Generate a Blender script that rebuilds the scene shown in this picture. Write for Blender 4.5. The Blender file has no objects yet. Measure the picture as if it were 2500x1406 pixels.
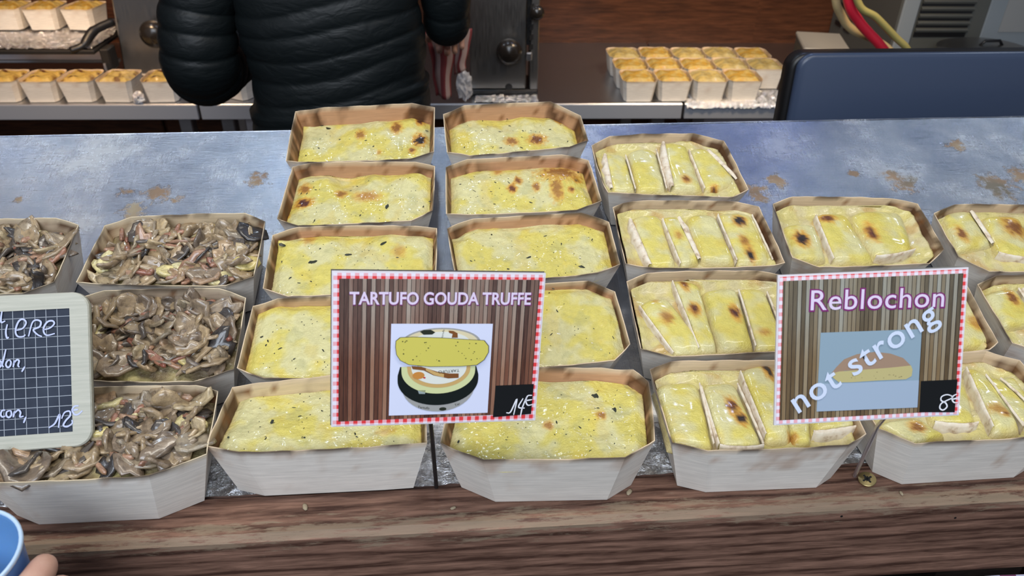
import bpy, math, random
import numpy as np
from mathutils import Vector, Matrix, noise as mnoise

scene = bpy.context.scene
R = math.radians
col = scene.collection
random.seed(7)

# ------------------------------------------------------------------ camera
cam_d = bpy.data.cameras.new('camera')
cam = bpy.data.objects.new('camera', cam_d)
col.objects.link(cam)
RIGHT = Vector((0.99717579, -0.07451643, 0.00936686))
UP = Vector((0.03328339, 0.55027277, 0.83432134))
FWD = Vector((0.06732497, 0.83165328, -0.55119884))
CAM = Vector((-0.02872, -0.57862, 0.50083))
m = Matrix.Identity(4)
for i in range(3):
    m[i][0], m[i][1], m[i][2], m[i][3] = RIGHT[i], UP[i], -FWD[i], CAM[i]
cam.matrix_world = m
cam_d.sensor_width = 36.0
cam_d.lens = 1900 / 2500 * 36
cam_d.clip_start = 0.02
cam_d.dof.use_dof = True
cam_d.dof.focus_distance = 0.72
cam_d.dof.aperture_fstop = 11
scene.camera = cam

# ------------------------------------------------------------------ light
world = bpy.data.worlds.new('world')
scene.world = world
world.use_nodes = True
bg = world.node_tree.nodes['Background']
bg.inputs[0].default_value = (0.60, 0.64, 0.74, 1)
bg.inputs[1].default_value = 0.30

def area(name, loc, target, size, power, color, sy=None, spread=180):
    d = bpy.data.lights.new(name, 'AREA')
    d.shape = 'RECTANGLE' if sy else 'DISK'
    d.size = size
    if sy: d.size_y = sy
    d.energy = power; d.color = color; d.spread = R(spread)
    o = bpy.data.objects.new(name, d); col.objects.link(o)
    o.location = loc
    o.rotation_euler = (Vector(target) - Vector(loc)).to_track_quat('-Z', 'Y').to_euler()
    return o

# street side soft light, stall tube above the display, bare lamps along the back of the stall, warm lamps over the rear counter, two added ceiling fills
area('street_light', (-0.5, -1.9, 1.5), (0, 0, 0), 1.8, 46, (0.80, 0.88, 1.0), 1.0)
area('stall_tube', (0.1, -0.15, 1.25), (0.1, 0.15, 0), 1.7, 11.5, (1.0, 0.95, 0.86), 0.12)
for k, (x, y, p, c) in enumerate([(-0.97, 1.2, 2.4, (0.72, 0.86, 1)), (-0.1, 1.22, 1.8, (0.70, 0.85, 1)), (0.68, 1.3, 1.5, (0.50, 0.60, 1)), (1.63, 1.15, 2.3, (0.75, 0.86, 1))]):
    area('lamp_%d' % k, (x, y, 1.28), (x * 0.4, 0.2, 0), 0.09, p, c)
area('warm_lamp', (-0.9, 1.05, 0.75), (-1.1, 1.65, -0.2), 0.2, 2.8, (1.0, 0.66, 0.36), None, 80)
area('warm_lamp_far', (0.75, 0.95, 0.85), (0.65, 1.6, -0.2), 0.2, 3.8, (1.0, 0.74, 0.46), None, 80)
area('added_ceiling_fill', (0.2, 1.75, 1.0), (0.2, 1.3, 1.46), 2.6, 3.2, (0.45, 0.62, 1.0), 0.1, 140)  # no such lamp here: added to brighten the ceiling that the sheet reflects
area('added_warm_fill', (-1.9, 1.0, 1.0), (-1.7, 1.2, 1.46), 0.5, 3.0, (1.0, 0.55, 0.35), None, 150)  # no heater here: warm fill added to redden the sheet's left reflection

vs = scene.view_settings
vs.view_transform = 'Standard'; vs.look = 'None'; vs.gamma = 1.0; vs.exposure = 0.0
vs.use_curve_mapping = False

# ------------------------------------------------------------------ helpers
def srgb(r, g, b):
    f = lambda c: c / 12.92 if c <= 0.04045 else ((c + 0.055) / 1.055) ** 2.4
    return (f(r / 255), f(g / 255), f(b / 255), 1)

def mat(name, base=(0.5, 0.5, 0.5, 1), rough=0.5, metal=0.0, spec=0.5):
    m = bpy.data.materials.new(name); m.use_nodes = True
    b = m.node_tree.nodes['Principled BSDF']
    if len(base) == 3: base = (*base, 1)
    b.inputs['Base Color'].default_value = base
    b.inputs['Roughness'].default_value = rough
    b.inputs['Metallic'].default_value = metal
    b.inputs['Specular IOR Level'].default_value = spec
    return m, m.node_tree, b

class NT:
    """short node building"""
    def __init__(s, nt): s.nt = nt
    def n(s, t, **kw):
        x = s.nt.nodes.new(t)
        for k, v in kw.items():
            if k.startswith('i_'):
                key = k[2:]; key = int(key) if key.isdigit() else key
                if hasattr(v, 'links') or isinstance(v, bpy.types.NodeSocket): s.nt.links.new(v, x.inputs[key])
                else: x.inputs[key].default_value = v
            else: setattr(x, k, v)
        return x
    def l(s, a, b): s.nt.links.new(a, b)
    def math(s, op, a, b=0.0, c=0.0, clamp=False):
        x = s.n('ShaderNodeMath', operation=op); x.use_clamp = clamp
        for i, v in enumerate((a, b, c)):
            if isinstance(v, bpy.types.NodeSocket): s.l(v, x.inputs[i])
            else: x.inputs[i].default_value = v
        return x.outputs[0]
    def mix(s, f, a, b, blend='MIX'):
        x = s.n('ShaderNodeMix', data_type='RGBA', blend_type=blend)
        for i, v in ((0, f), (6, a), (7, b)):
            if isinstance(v, bpy.types.NodeSocket): s.l(v, x.inputs[i])
            else: x.inputs[i].default_value = v if i == 0 or len(v) == 4 else (*v, 1)
        return x.outputs[2]
    def ramp(s, f, stops, interp='LINEAR'):
        x = s.n('ShaderNodeValToRGB'); s.l(f, x.inputs[0]); cr = x.color_ramp; cr.interpolation = interp
        while len(cr.elements) > 1: cr.elements.remove(cr.elements[-1])
        cr.elements[0].position = stops[0][0]; cr.elements[0].color = stops[0][1] if len(stops[0][1]) == 4 else (*stops[0][1], 1)
        for p, c in stops[1:]:
            e = cr.elements.new(p); e.color = c if len(c) == 4 else (*c, 1)
        return x.outputs[0]
    def obj(s): return s.n('ShaderNodeTexCoord').outputs['Object']
    def mapping(s, v, scale=(1, 1, 1), rot=(0, 0, 0), loc=(0, 0, 0)):
        x = s.n('ShaderNodeMapping'); s.l(v, x.inputs[0])
        x.inputs['Scale'].default_value = scale; x.inputs['Rotation'].default_value = rot; x.inputs['Location'].default_value = loc
        return x.outputs[0]
    def noise(s, v, scale, detail=4, rough=0.55, dist=0.0):
        x = s.n('ShaderNodeTexNoise'); s.l(v, x.inputs['Vector'])
        x.inputs['Scale'].default_value = scale; x.inputs['Detail'].default_value = detail; x.inputs['Roughness'].default_value = rough; x.inputs['Distortion'].default_value = dist
        return x.outputs[0]
    def bump(s, h, strength, dist, bsdf):
        x = s.n('ShaderNodeBump'); s.l(h, x.inputs['Height']); x.inputs['Strength'].default_value = strength; x.inputs['Distance'].default_value = dist
        s.l(x.outputs[0], bsdf.inputs['Normal'])

def unique(base):
    return base  # Blender adds .001 itself

def obj(name, verts, faces, material, parent=None, smooth=False, cols=None, loc=None):
    me = bpy.data.meshes.new(name)
    me.from_pydata([tuple(v) for v in verts], [], faces)
    if smooth: me.polygons.foreach_set('use_smooth', [True] * len(me.polygons))
    if cols is not None:
        a = me.color_attributes.new('Col', 'FLOAT_COLOR', 'POINT')
        c = np.ones((len(verts), 4), np.float32); c[:, :3] = np.asarray(cols)[:, :3]
        a.data.foreach_set('color', c.ravel())
    me.materials.append(material)
    o = bpy.data.objects.new(name, me); col.objects.link(o)
    if parent: o.parent = parent
    if loc is not None: o.location = loc
    return o

def empty(name, loc=(0, 0, 0), rot=(0, 0, 0)):
    o = bpy.data.objects.new(name, None); col.objects.link(o)
    o.location = loc; o.rotation_euler = rot; o.empty_display_size = 0.02
    return o

def tag(o, label=None, cat=None, group=None, kind=None):
    if label: o['label'] = label
    if cat: o['category'] = cat
    if group: o['group'] = group
    if kind: o['kind'] = kind
    return o

class MB:
    """collects boxes, tubes, lathes, polygons into one mesh"""
    def __init__(s): s.v = []; s.f = []
    def add(s, v, f):
        n = len(s.v); s.v += [tuple(q) for q in v]; s.f += [tuple(i + n for i in q) for q in f]
    def box(s, c, d, rot=None, bev=0.0):
        x, y, z = d[0] / 2, d[1] / 2, d[2] / 2
        if bev <= 0:
            v = [Vector((a * x, b * y, e * z)) for a in (-1, 1) for b in (-1, 1) for e in (-1, 1)]
            f = [(0, 1, 3, 2), (4, 6, 7, 5), (0, 4, 5, 1), (2, 3, 7, 6), (0, 2, 6, 4), (1, 5, 7, 3)]
        else:
            b = min(bev, x, y, z); v = []; idx = {}
            for sx in (-1, 1):
                for sy in (-1, 1):
                    for sz in (-1, 1):
                        for ax in range(3):
                            p = [sx * (x - b), sy * (y - b), sz * (z - b)]
                            p[ax] = (sx * x, sy * y, sz * z)[ax]
                            idx[(sx, sy, sz, ax)] = len(v); v.append(Vector(p))
            f = []
            for ax in range(3):
                o1, o2 = [(1, 2), (0, 2), (0, 1)][ax]
                for sg in (-1, 1):
                    q = []
                    for u, w in ((-1, -1), (1, -1), (1, 1), (-1, 1)):
                        k = [0, 0, 0]; k[ax] = sg; k[o1] = u; k[o2] = w
                        q.append(idx[(*k, ax)])
                    if (sg > 0) == (ax == 1): q = q[::-1]
                    f.append(tuple(q))
            for ax in range(3):      # edges along ax
                o1, o2 = [(1, 2), (2, 0), (0, 1)][ax]
                for u in (-1, 1):
                    for w in (-1, 1):
                        def k(sa, a2):
                            t = [0, 0, 0]; t[ax] = sa; t[o1] = u; t[o2] = w
                            return idx[(*t, a2)]
                        q = [k(-1, o1), k(1, o1), k(1, o2), k(-1, o2)]
                        if u * w < 0: q = q[::-1]
                        f.append(tuple(q))
            for sx in (-1, 1):
                for sy in (-1, 1):
                    for sz in (-1, 1):
                        q = [idx[(sx, sy, sz, a)] for a in range(3)]
                        if sx * sy * sz < 0: q = q[::-1]
                        f.append(tuple(q))
        if rot is not None: v = [rot @ q for q in v]
        s.add([q + Vector(c) for q in v], f); return s
    def tube(s, pts, r, n=10, cap=True, flat=1.0):
        pts = [Vector(p) for p in pts]; rr = r if isinstance(r, (list, tuple)) else [r] * len(pts)
        t0 = (pts[1] - pts[0]).normalized(); up = Vector((0, 0, 1)) if abs(t0.z) < 0.9 else Vector((1, 0, 0))
        u = t0.cross(up).normalized(); V = []; F = []
        for i, p in enumerate(pts):
            t = (pts[min(i + 1, len(pts) - 1)] - pts[max(i - 1, 0)]).normalized()
            u = (u - t * u.dot(t)).normalized(); w = t.cross(u)
            for k in range(n):
                a = 2 * math.pi * k / n; V.append(p + u * math.cos(a) * rr[i] + w * math.sin(a) * rr[i] * flat)
        for i in range(len(pts) - 1):
            for k in range(n):
                F.append((i * n + k, i * n + (k + 1) % n, (i + 1) * n + (k + 1) % n, (i + 1) * n + k))
        if cap:
            F.append(tuple(range(n))[::-1]); F.append(tuple((len(pts) - 1) * n + k for k in range(n)))
        s.add(V, F); return s
    def lathe(s, prof, n=32, c=(0, 0, 0), rot=None):
        V = []; F = []
        for r, z in prof:
            for k in range(n):
                a = 2 * math.pi * k / n; V.append(Vector((r * math.cos(a), r * math.sin(a), z)))
        for i in range(len(prof) - 1):
            for k in range(n):
                F.append((i * n + k, i * n + (k + 1) % n, (i + 1) * n + (k + 1) % n, (i + 1) * n + k))
        if rot is not None: V = [rot @ v for v in V]
        s.add([v + Vector(c) for v in V], F); return s
    def poly(s, pts, z0, z1):
        """extruded flat polygon"""
        n = len(pts)
        V = [(x, y, z0) for x, y in pts] + [(x, y, z1) for x, y in pts]
        F = [tuple(range(n))[::-1], tuple(range(n, 2 * n))] + [(k, (k + 1) % n, n + (k + 1) % n, n + k) for k in range(n)]
        s.add(V, F); return s
    def build(s, name, material, parent=None, smooth=False, loc=None):
        return obj(name, s.v, s.f, material, parent, smooth, loc=loc)

def smooth_path(pts, n=6):
    """Catmull-Rom through the points"""
    P = [Vector(p) for p in pts]; P = [P[0] * 2 - P[1]] + P + [P[-1] * 2 - P[-2]]; out = []
    for i in range(1, len(P) - 2):
        for k in range(n):
            t = k / n; a, b, c, d = P[i - 1:i + 3]
            out.append(0.5 * ((2 * b) + (c - a) * t + (2 * a - 5 * b + 4 * c - d) * t * t + (3 * b - a - 3 * c + d) * t ** 3))
    out.append(P[-2]); return out

def nz(x, y, z=0.0): return mnoise.noise(Vector((x, y, z)))
def fb(x, y, z=0.0, o=4): return mnoise.fractal(Vector((x, y, z)), 0.9, 2.1, o)
def lerp(a, b, t): return a + (b - a) * t
def sm(a, b, x):
    t = min(1, max(0, (x - a) / (b - a))); return t * t * (3 - 2 * t)
def cmix(a, b, t): return [a[i] + (b[i] - a[i]) * t for i in range(3)]
# ------------------------------------------------------------------ measured data (mm, in each thing's own frame)
STAINS = [(-0.428, 0.300, 0.010), (-0.271, 0.315, 0.015), (-0.405, 0.265, 0.017), (-0.385, 0.297, 0.016), (-0.546, 0.293, 0.007), (-0.36, 0.285, 0.008),
  (0.536, 0.286, 0.022), (0.655, 0.270, 0.026), (0.345, 0.268, 0.020), (0.375, 0.290, 0.014), (0.640, 0.352, 0.014), (0.70, 0.29, 0.02), (0.48, 0.30, 0.008)]
TRAYS = {
'T15': {"o":[-138.1,323.6,84.7],"inc":1,"rim":[[-55.3,51.8],[58.0,58.3],[86.5,48.8],[85.2,-37.9],[58.9,-50.6],[-63.9,-52.1],[-83.8,-49.4],[-83.5,44.6]],"dep":22,"sp":[[-5.8,24.1,5.6,7.5,0.45],[37.8,35.3,6.2,9.2,0.55],[67.5,47.3,5.2,7.7,0.8],[66.8,11.5,8.1,11.3,1.25],[57.9,-8.8,4.1,5.6,0.6],[18.3,-9.7,3.0,4.0,0.3]],"fl":[[-55.1,45.5],[-45.5,40.4],[-31.2,17.9],[10.7,1.1],[-81.9,8.0],[47.5,57.0],[-54.9,1.0],[75.4,29.3],[1.1,12.9],[-68.3,-14.2]],"big":[[-47.0,40.4]],"md":[[-78.2,45.2,15.2,4],[53.6,49.4,31.0,4]]},
'T14': {"o":[-135.3,222.2,57.5],"inc":1,"rim":[[-57.8,51.7],[60.7,49.0],[83.3,40.5],[80.6,-34.0],[57.8,-49.2],[-61.2,-52.2],[-84.2,-40.3],[-77.8,44.6]],"dep":15,"sp":[[-64.3,23.7,6.1,7.8,0.5],[-63.1,-0.4,9.2,7.5,0.8],[-81.4,-20.0,4.6,5.4,0.65],[-22.6,14.1,6.1,7.0,0.5],[5.8,8.4,13.0,7.7,0.42]],"fl":[[-67.5,16.5],[-60.8,15.5],[-51.7,20.5],[-13.5,23.1],[-7.0,31.7],[42.6,34.7],[0.8,-24.5],[28.9,-9.7],[69.5,-11.3],[76.9,-3.8],[-47.9,-31.9]],"big":[[29.4,-9.8]],"md":[[-16.9,38.4,28.1,-7.0],[58.2,28.5,23.5,3.0]]},
'T13': {"o":[-136.4,124.4,31.3],"inc":1,"rim":[[-58.8,47.8],[57.4,44.2],[86.1,39.8],[84.1,-37.4],[58.8,-49.6],[-58.6,-49.8],[-84.3,-37.7],[-84.6,36.5]],"dep":12,"sp":[[-49.3,39.7,6.1,6.8,0.28],[45.7,17.2,6.0,7.3,0.25]],"fl":[[-35.9,23.5],[-6.5,17.1],[44.2,9.2],[-73.6,7.5],[-62.6,-14.9],[-41.3,-20.1],[-53.2,-21.7],[-75.6,30.3],[-41.8,5.0],[28.8,28.9]],"big":[[-75.6,30.3],[-41.9,6.2],[28.8,28.9],[-6.5,16.5]],"md":[[0.6,30.1,25.9,-6.0],[-81.4,39.6,13.0,5.0]]},
'T12': {"o":[-145.2,28.0,5.5],"inc":1,"rim":[[-59.2,48.2],[59.5,48.8],[84.6,36.2],[83.4,-36.5],[57.8,-47.5],[-59.5,-45.9],[-85.0,-33.2],[-81.6,39.4]],"dep":9,"fl":[[-64.2,3.0],[-70.6,8.2],[-51.6,-7.2],[-37.1,-19.7],[-11.7,-11.5],[-65.5,-1.8]]},
'T11': {"o":[-146.0,-83.1,0.0],"inc":0,"rim":[[-64.1,35.2],[57.6,47.8],[83.2,36.8],[87.7,-46.1],[59.5,-47.0],[-58.5,-46.8],[-85.5,-37.5],[-80.6,32.3]],"dep":13,"sp":[[53.0,-16.7,6.8,4.0,0.15]],"fl":[[-21.2,5.6],[-41.8,-3.7],[-43.6,-22.6],[-12.8,-22.6],[27.3,-17.8],[-28.0,17.7],[-2.8,10.2],[-74.1,-19.3],[29.1,-22.0]],"big":[[-42.7,-1.5]]},
'T25': {"o":[44.1,324.0,84.8],"inc":1,"rim":[[-59.0,51.6],[49.6,56.6],[84.2,26.0],[86.7,-23.6],[62.3,-35.5],[-56.0,-47.6],[-82.3,-39.5],[-85.7,33.7]],"dep":21,"sp":[[61.7,46.6,6.4,9.5,0.8],[-3.1,3.0,7.6,6.5,0.5],[28.8,6.6,9.8,8.2,0.65]],"fl":[[-36.7,43.9],[-5.4,50.3],[-2.9,34.7],[-38.5,24.6],[-16.1,21.5],[12.6,23.7],[10.6,11.1],[-61.0,-6.6],[46.8,24.2],[66.4,0.7],[-26.6,-8.5],[-17.0,-9.6],[8.6,-8.2]],"md":[[-76.9,54.6,11.5,7],[70.3,58.8,13.8,9.0],[21.3,43.0,21.0,3]]},
'T24': {"o":[43.3,227.5,58.9],"inc":1,"rim":[[-58.2,45.9],[53.0,51.2],[83.2,39.8],[87.8,-31.3],[58.4,-45.2],[-56.4,-48.0],[-83.9,-44.2],[-83.1,33.2]],"dep":16,"sp":[[-22.1,40.2,4.9,5.2,0.4],[-0.3,21.9,4.4,5.8,0.6],[-8.0,9.9,4.8,6.4,0.7],[67.3,22.2,4.4,5.1,0.95],[49.5,32.7,22.3,13.2,0.5],[42.7,3.9,6.7,16.7,0.45],[60.0,3.9,3.4,4.3,0.6],[19.8,11.6,4.4,6.5,0.5]],"fl":[[-75.0,40.0],[-67.3,18.2],[-11.4,19.6],[-26.9,20.2],[-32.2,5.4],[26.4,27.9],[-51.5,6.8],[71.9,36.9],[11.3,-13.6],[-29.6,-13.3]],"md":[[47.2,18.0,29.7,6.0]]},
'T23': {"o":[49.6,133.5,33.7],"inc":1,"rim":[[-61.0,43.6],[56.3,48.2],[84.8,33.0],[86.5,-30.8],[61.6,-41.0],[-56.3,-49.9],[-82.1,-39.2],[-89.4,29.6]],"dep":12,"fl":[[-42.0,30.2],[-5.2,-6.1],[65.4,17.7],[49.1,-22.0],[15.2,26.0],[31.4,11.6],[-65.3,-8.3],[-27.7,-21.6]],"big":[[49.1,-22.0],[-5.2,-6.1]],"md":[[-77.2,28.5,13.2,-4]]},
'T22': {"o":[45.4,35.0,7.3],"inc":1,"rim":[[-61.9,44.4],[55.3,50.8],[79.8,35.2],[83.5,-30.8],[65.9,-48.9],[-55.3,-56.5],[-81.4,-45.1],[-86.3,31.3]],"dep":8,"fl":[[14.9,41.4],[19.5,46.7],[20.8,19.8],[70.9,-15.7],[11.6,-10.4]]},
'T21': {"o":[45.9,-97.2,0.0],"inc":0,"rim":[[-52.5,59.1],[77.5,47.3],[87.9,30.6],[76.9,-40.7],[49.3,-58.1],[-61.0,-53.4],[-94.1,-32.3],[-79.1,49.0]],"dep":13,"sp":[[41.7,3.9,4.0,4.6,0.45],[-4.2,-5.2,3.9,4.5,0.45]],"fl":[[40.9,29.2],[54.3,11.8],[3.0,-2.2],[-79.5,-17.4],[25.8,-36.8],[21.8,-9.0],[40.7,12.7]],"big":[[40.7,27.7],[55.1,11.0]],"md":[[-9.7,-28.4,30.0,-3.0]]},
'T34': {"o":[213.4,256.5,66.7],"inc":1,"rim":[[-55.3,54.2],[48.1,56.1],[81.9,40.6],[87.8,-48.1],[66.3,-60.8],[-73.3,-47.6],[-77.5,-23.7],[-80.2,35.8]],"dep":17,"sl":[[[[-64.6,33.8],[-39.8,30.6],[-38.4,-37.1],[-66.3,-34.7]],"Lr"],[[[-35.2,37.4],[-1.2,40.2],[-2.7,-38.4],[-35.8,-35.8]],"r"],[[[9.1,51.8],[36.8,43.7],[39.2,-38.6],[3.0,-38.7]],"L"],[[[39.6,40.4],[61.8,38.1],[85.2,-22.4],[42.0,-38.7]],"Rl"]],"ss":[[21.9,-23.7,5.4,5.8,0.6],[54.6,-34.2,4.4,5.0,0.8]]},
'T33': {"o":[226.8,145.0,36.8],"inc":1,"rim":[[-60.9,53.5],[56.6,47.8],[78.0,37.9],[81.2,-47.3],[68.8,-50.8],[-56.2,-49.4],[-85.2,-40.7],[-84.9,44.0]],"dep":17,"sl":[[[[-67.5,36.9],[-31.6,42.0],[-29.7,-40.2],[-57.2,-39.6]],"L"],[[[-31.1,35.4],[-11.8,37.3],[-3.1,-34.3],[-25.4,-40.4]],"lR"],[[[-3.4,35.6],[29.9,35.7],[33.8,-40.6],[-1.7,-35.5]],"r"],[[[33.4,42.2],[70.9,39.4],[74.2,-37.6],[34.6,-40.6]],"lr"]],"ss":[[53.8,24.2,6.9,7.8,1.0],[52.7,-25.9,4.1,10.2,1.0],[51.0,-6.3,4.6,8.6,0.5],[-18.5,4.1,3.7,5.7,0.35],[-67.0,23.8,4.2,8.9,0.4]]},
'T32': {"o":[221.5,41.0,8.9],"inc":1,"rim":[[-59.5,52.9],[54.3,50.8],[83.4,41.4],[84.6,-38.7],[59.5,-52.1],[-56.3,-53.5],[-83.9,-42.7],[-82.9,41.6]],"dep":17,"sl":[[[[-74.4,19.4],[-42.6,30.9],[-18.2,-44.2],[-50.8,-45.5]],"l"],[[[-34.3,52.9],[-6.2,44.9],[-8.4,-42.8],[-25.8,-42.9]],"l"],[[[-5.1,34.8],[30.1,34.9],[27.3,-44.5],[-6.6,-43.8]],"r"],[[[32.8,38.7],[60.2,34.1],[60.5,-43.2],[29.2,-43.6]],"r"]],"ss":[[-22.3,41.1,3.8,7.8,0.65],[-49.7,-1.7,5.8,7.8,0.45],[-19.6,8.4,5.0,7.4,0.8],[18.6,-0.8,5.0,8.8,0.85],[-55.6,22.3,3.4,3.3,0.25],[43.7,-22.5,5.7,4.1,0.35]]},
'T31': {"o":[218.3,-98.3,0.0],"inc":0,"rim":[[-58.7,58.4],[59.0,52.6],[84.3,39.5],[76.8,-43.8],[57.0,-55.2],[-56.4,-53.8],[-82.9,-43.1],[-80.3,47.8]],"dep":17,"sl":[[[[-77.4,38.8],[-37.1,40.7],[-47.0,-42.9],[-80.7,-34.3]],"r"],[[[-36.7,35.7],[-4.1,37.5],[-6.7,-45.5],[-42.4,-43.2]],"lrf"],[[[2.5,50.8],[37.6,60.4],[19.9,-37.1],[-1.9,-37.5]],"l"],[[[32.6,35.2],[58.4,33.5],[35.6,-40.9],[19.5,-40.8]],""],[[[55.1,22.6],[89.8,14.9],[80.2,-28.6],[38.9,-33.6]],"f"]],"ss":[[-17.6,0.7,5.0,12.0,0.75],[-15.5,-12.6,4.9,7.8,0.9],[28.3,45.1,4.6,12.3,1.0],[21.5,-33.9,4.1,4.7,0.4]]},
'T43': {"o":[402.6,144.1,36.6],"inc":1,"rim":[[-54.7,54.3],[58.4,47.0],[83.9,36.8],[82.1,-34.7],[57.8,-54.0],[-61.1,-54.4],[-85.3,-40.2],[-81.0,43.2]],"dep":17,"sl":[[[[-74.9,18.8],[-37.6,19.2],[-43.1,-36.7],[-74.9,-34.8]],""],[[[-33.3,34.9],[2.2,36.2],[7.5,-42.5],[-36.9,-39.4]],"l"],[[[5.4,36.1],[66.9,33.7],[54.1,-30.0],[8.4,-38.9]],"f"]],"ss":[[-60.9,-5.4,7.7,10.5,1.0],[-22.7,24.5,8.4,5.9,0.7],[17.0,-1.7,5.6,12.4,0.75]]},
'T42': {"o":[403.2,29.8,6.0],"inc":1,"rim":[[-60.3,51.2],[57.0,54.8],[82.7,42.6],[79.0,-40.2],[66.2,-48.6],[-57.0,-54.8],[-82.7,-42.6],[-85.2,37.4]],"dep":17,"sl":[[[[-86.2,46.3],[-47.9,44.6],[-67.5,-33.2],[-101.2,-31.6]],"r"],[[[-39.4,44.3],[3.3,42.4],[-19.7,-35.5],[-59.5,-33.6]],"l"],[[[11.9,42.0],[54.8,40.1],[32.3,-38.0],[-11.7,-35.9]],"r"],[[[61.7,39.8],[87.4,36.4],[81.5,-34.4],[40.4,-38.4]],"l"]],"ss":[[74.8,-9.6,5.1,8.2,0.4]]},
'T41': {"o":[392.5,-99.2,0.0],"inc":0,"rim":[[-57.5,54.3],[64.0,55.6],[86.0,39.7],[83.1,-41.9],[57.5,-54.3],[-62.7,-55.6],[-85.0,-37.1],[-83.1,41.9]],"dep":17,"sl":[[[[-75.3,-21.0],[-35.5,-18.6],[-24.3,-38.0],[-55.6,-47.3]],""],[[[-20.7,45.7],[37.3,48.0],[6.9,-31.3],[-27.5,-27.1]],"f"],[[[37.2,44.4],[48.2,32.6],[40.9,-40.8],[14.1,-40.5]],"lr"],[[[53.7,28.2],[78.5,31.8],[69.4,-30.4],[46.0,-36.3]],"l"]],"ss":[[-45.7,-29.8,6.3,5.8,0.55],[32.3,-17.4,7.2,6.9,0.35],[34.2,-23.1,3.6,3.0,0.6]]},
'T53': {"o":[581.0,122.9,30.9],"inc":1,"rim":[[-52.3,56.7],[62.4,48.5],[86.7,33.7],[80.8,-40.9],[54.6,-50.7],[-62.9,-46.4],[-86.0,-23.5],[-83.5,42.5]],"dep":17,"sl":[[[[-66.1,51.1],[-31.2,56.5],[-31.3,-0.9],[-73.8,-6.5]],"R"],[[[-21.5,46.6],[22.3,43.5],[4.3,-25.7],[-33.0,-14.4]],"f"]],"ss":[[-59.6,16.7,4.7,10.1,0.6],[3.8,23.8,11.3,15.2,0.6]]},
'MA': {"o":[-314.9,141.7,35.9],"inc":1,"rim":[[-56.9,52.1],[60.6,53.2],[83.6,39.6],[83.3,-40.0],[57.8,-51.0],[-59.9,-43.3],[-86.7,-40.1],[-81.1,39.4]],"dep":9},
'MB': {"o":[-319.2,40.2,8.7],"inc":1,"rim":[[-52.4,52.9],[56.9,51.3],[84.2,38.1],[86.8,-47.4],[53.2,-59.0],[-61.2,-50.1],[-85.9,-35.9],[-81.9,41.7]],"dep":9},
'MC': {"o":[-318.9,-96.0,0.0],"inc":0,"rim":[[-59.2,52.4],[60.9,49.8],[81.7,40.5],[90.5,-34.1],[53.0,-54.0],[-58.1,-53.6],[-83.6,-40.9],[-84.4,39.1]],"dep":9},
'MZ': {"o":[-507.1,142.2,36.1],"inc":1,"rim":[[-59.2,52.4],[57.6,52.8],[84.1,41.8],[84.4,-39.2],[59.2,-52.4],[-58.1,-53.6],[-83.6,-40.9],[-84.4,39.2]],"dep":9},
'T52': {"o":[580.0,26.6,5.1],"inc":1,"rim":[[-57.6,47.7],[59.7,45.6],[84.8,33.7],[83.2,-41.7],[57.6,-54.2],[-59.7,-51.8],[-84.8,-38.3],[-83.2,36.7]],"dep":17,"sl":[[[[-74.3,32.9],[-35.6,39.6],[-35.6,-9.4],[-75.5,-12.7]],"r"],[[[-31.2,39.4],[16.6,37.3],[7.4,-16.6],[-36.9,-19.7]],"l"]],"ss":[[-48.4,23.4,5.2,8.7,0.6]]},
}
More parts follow.
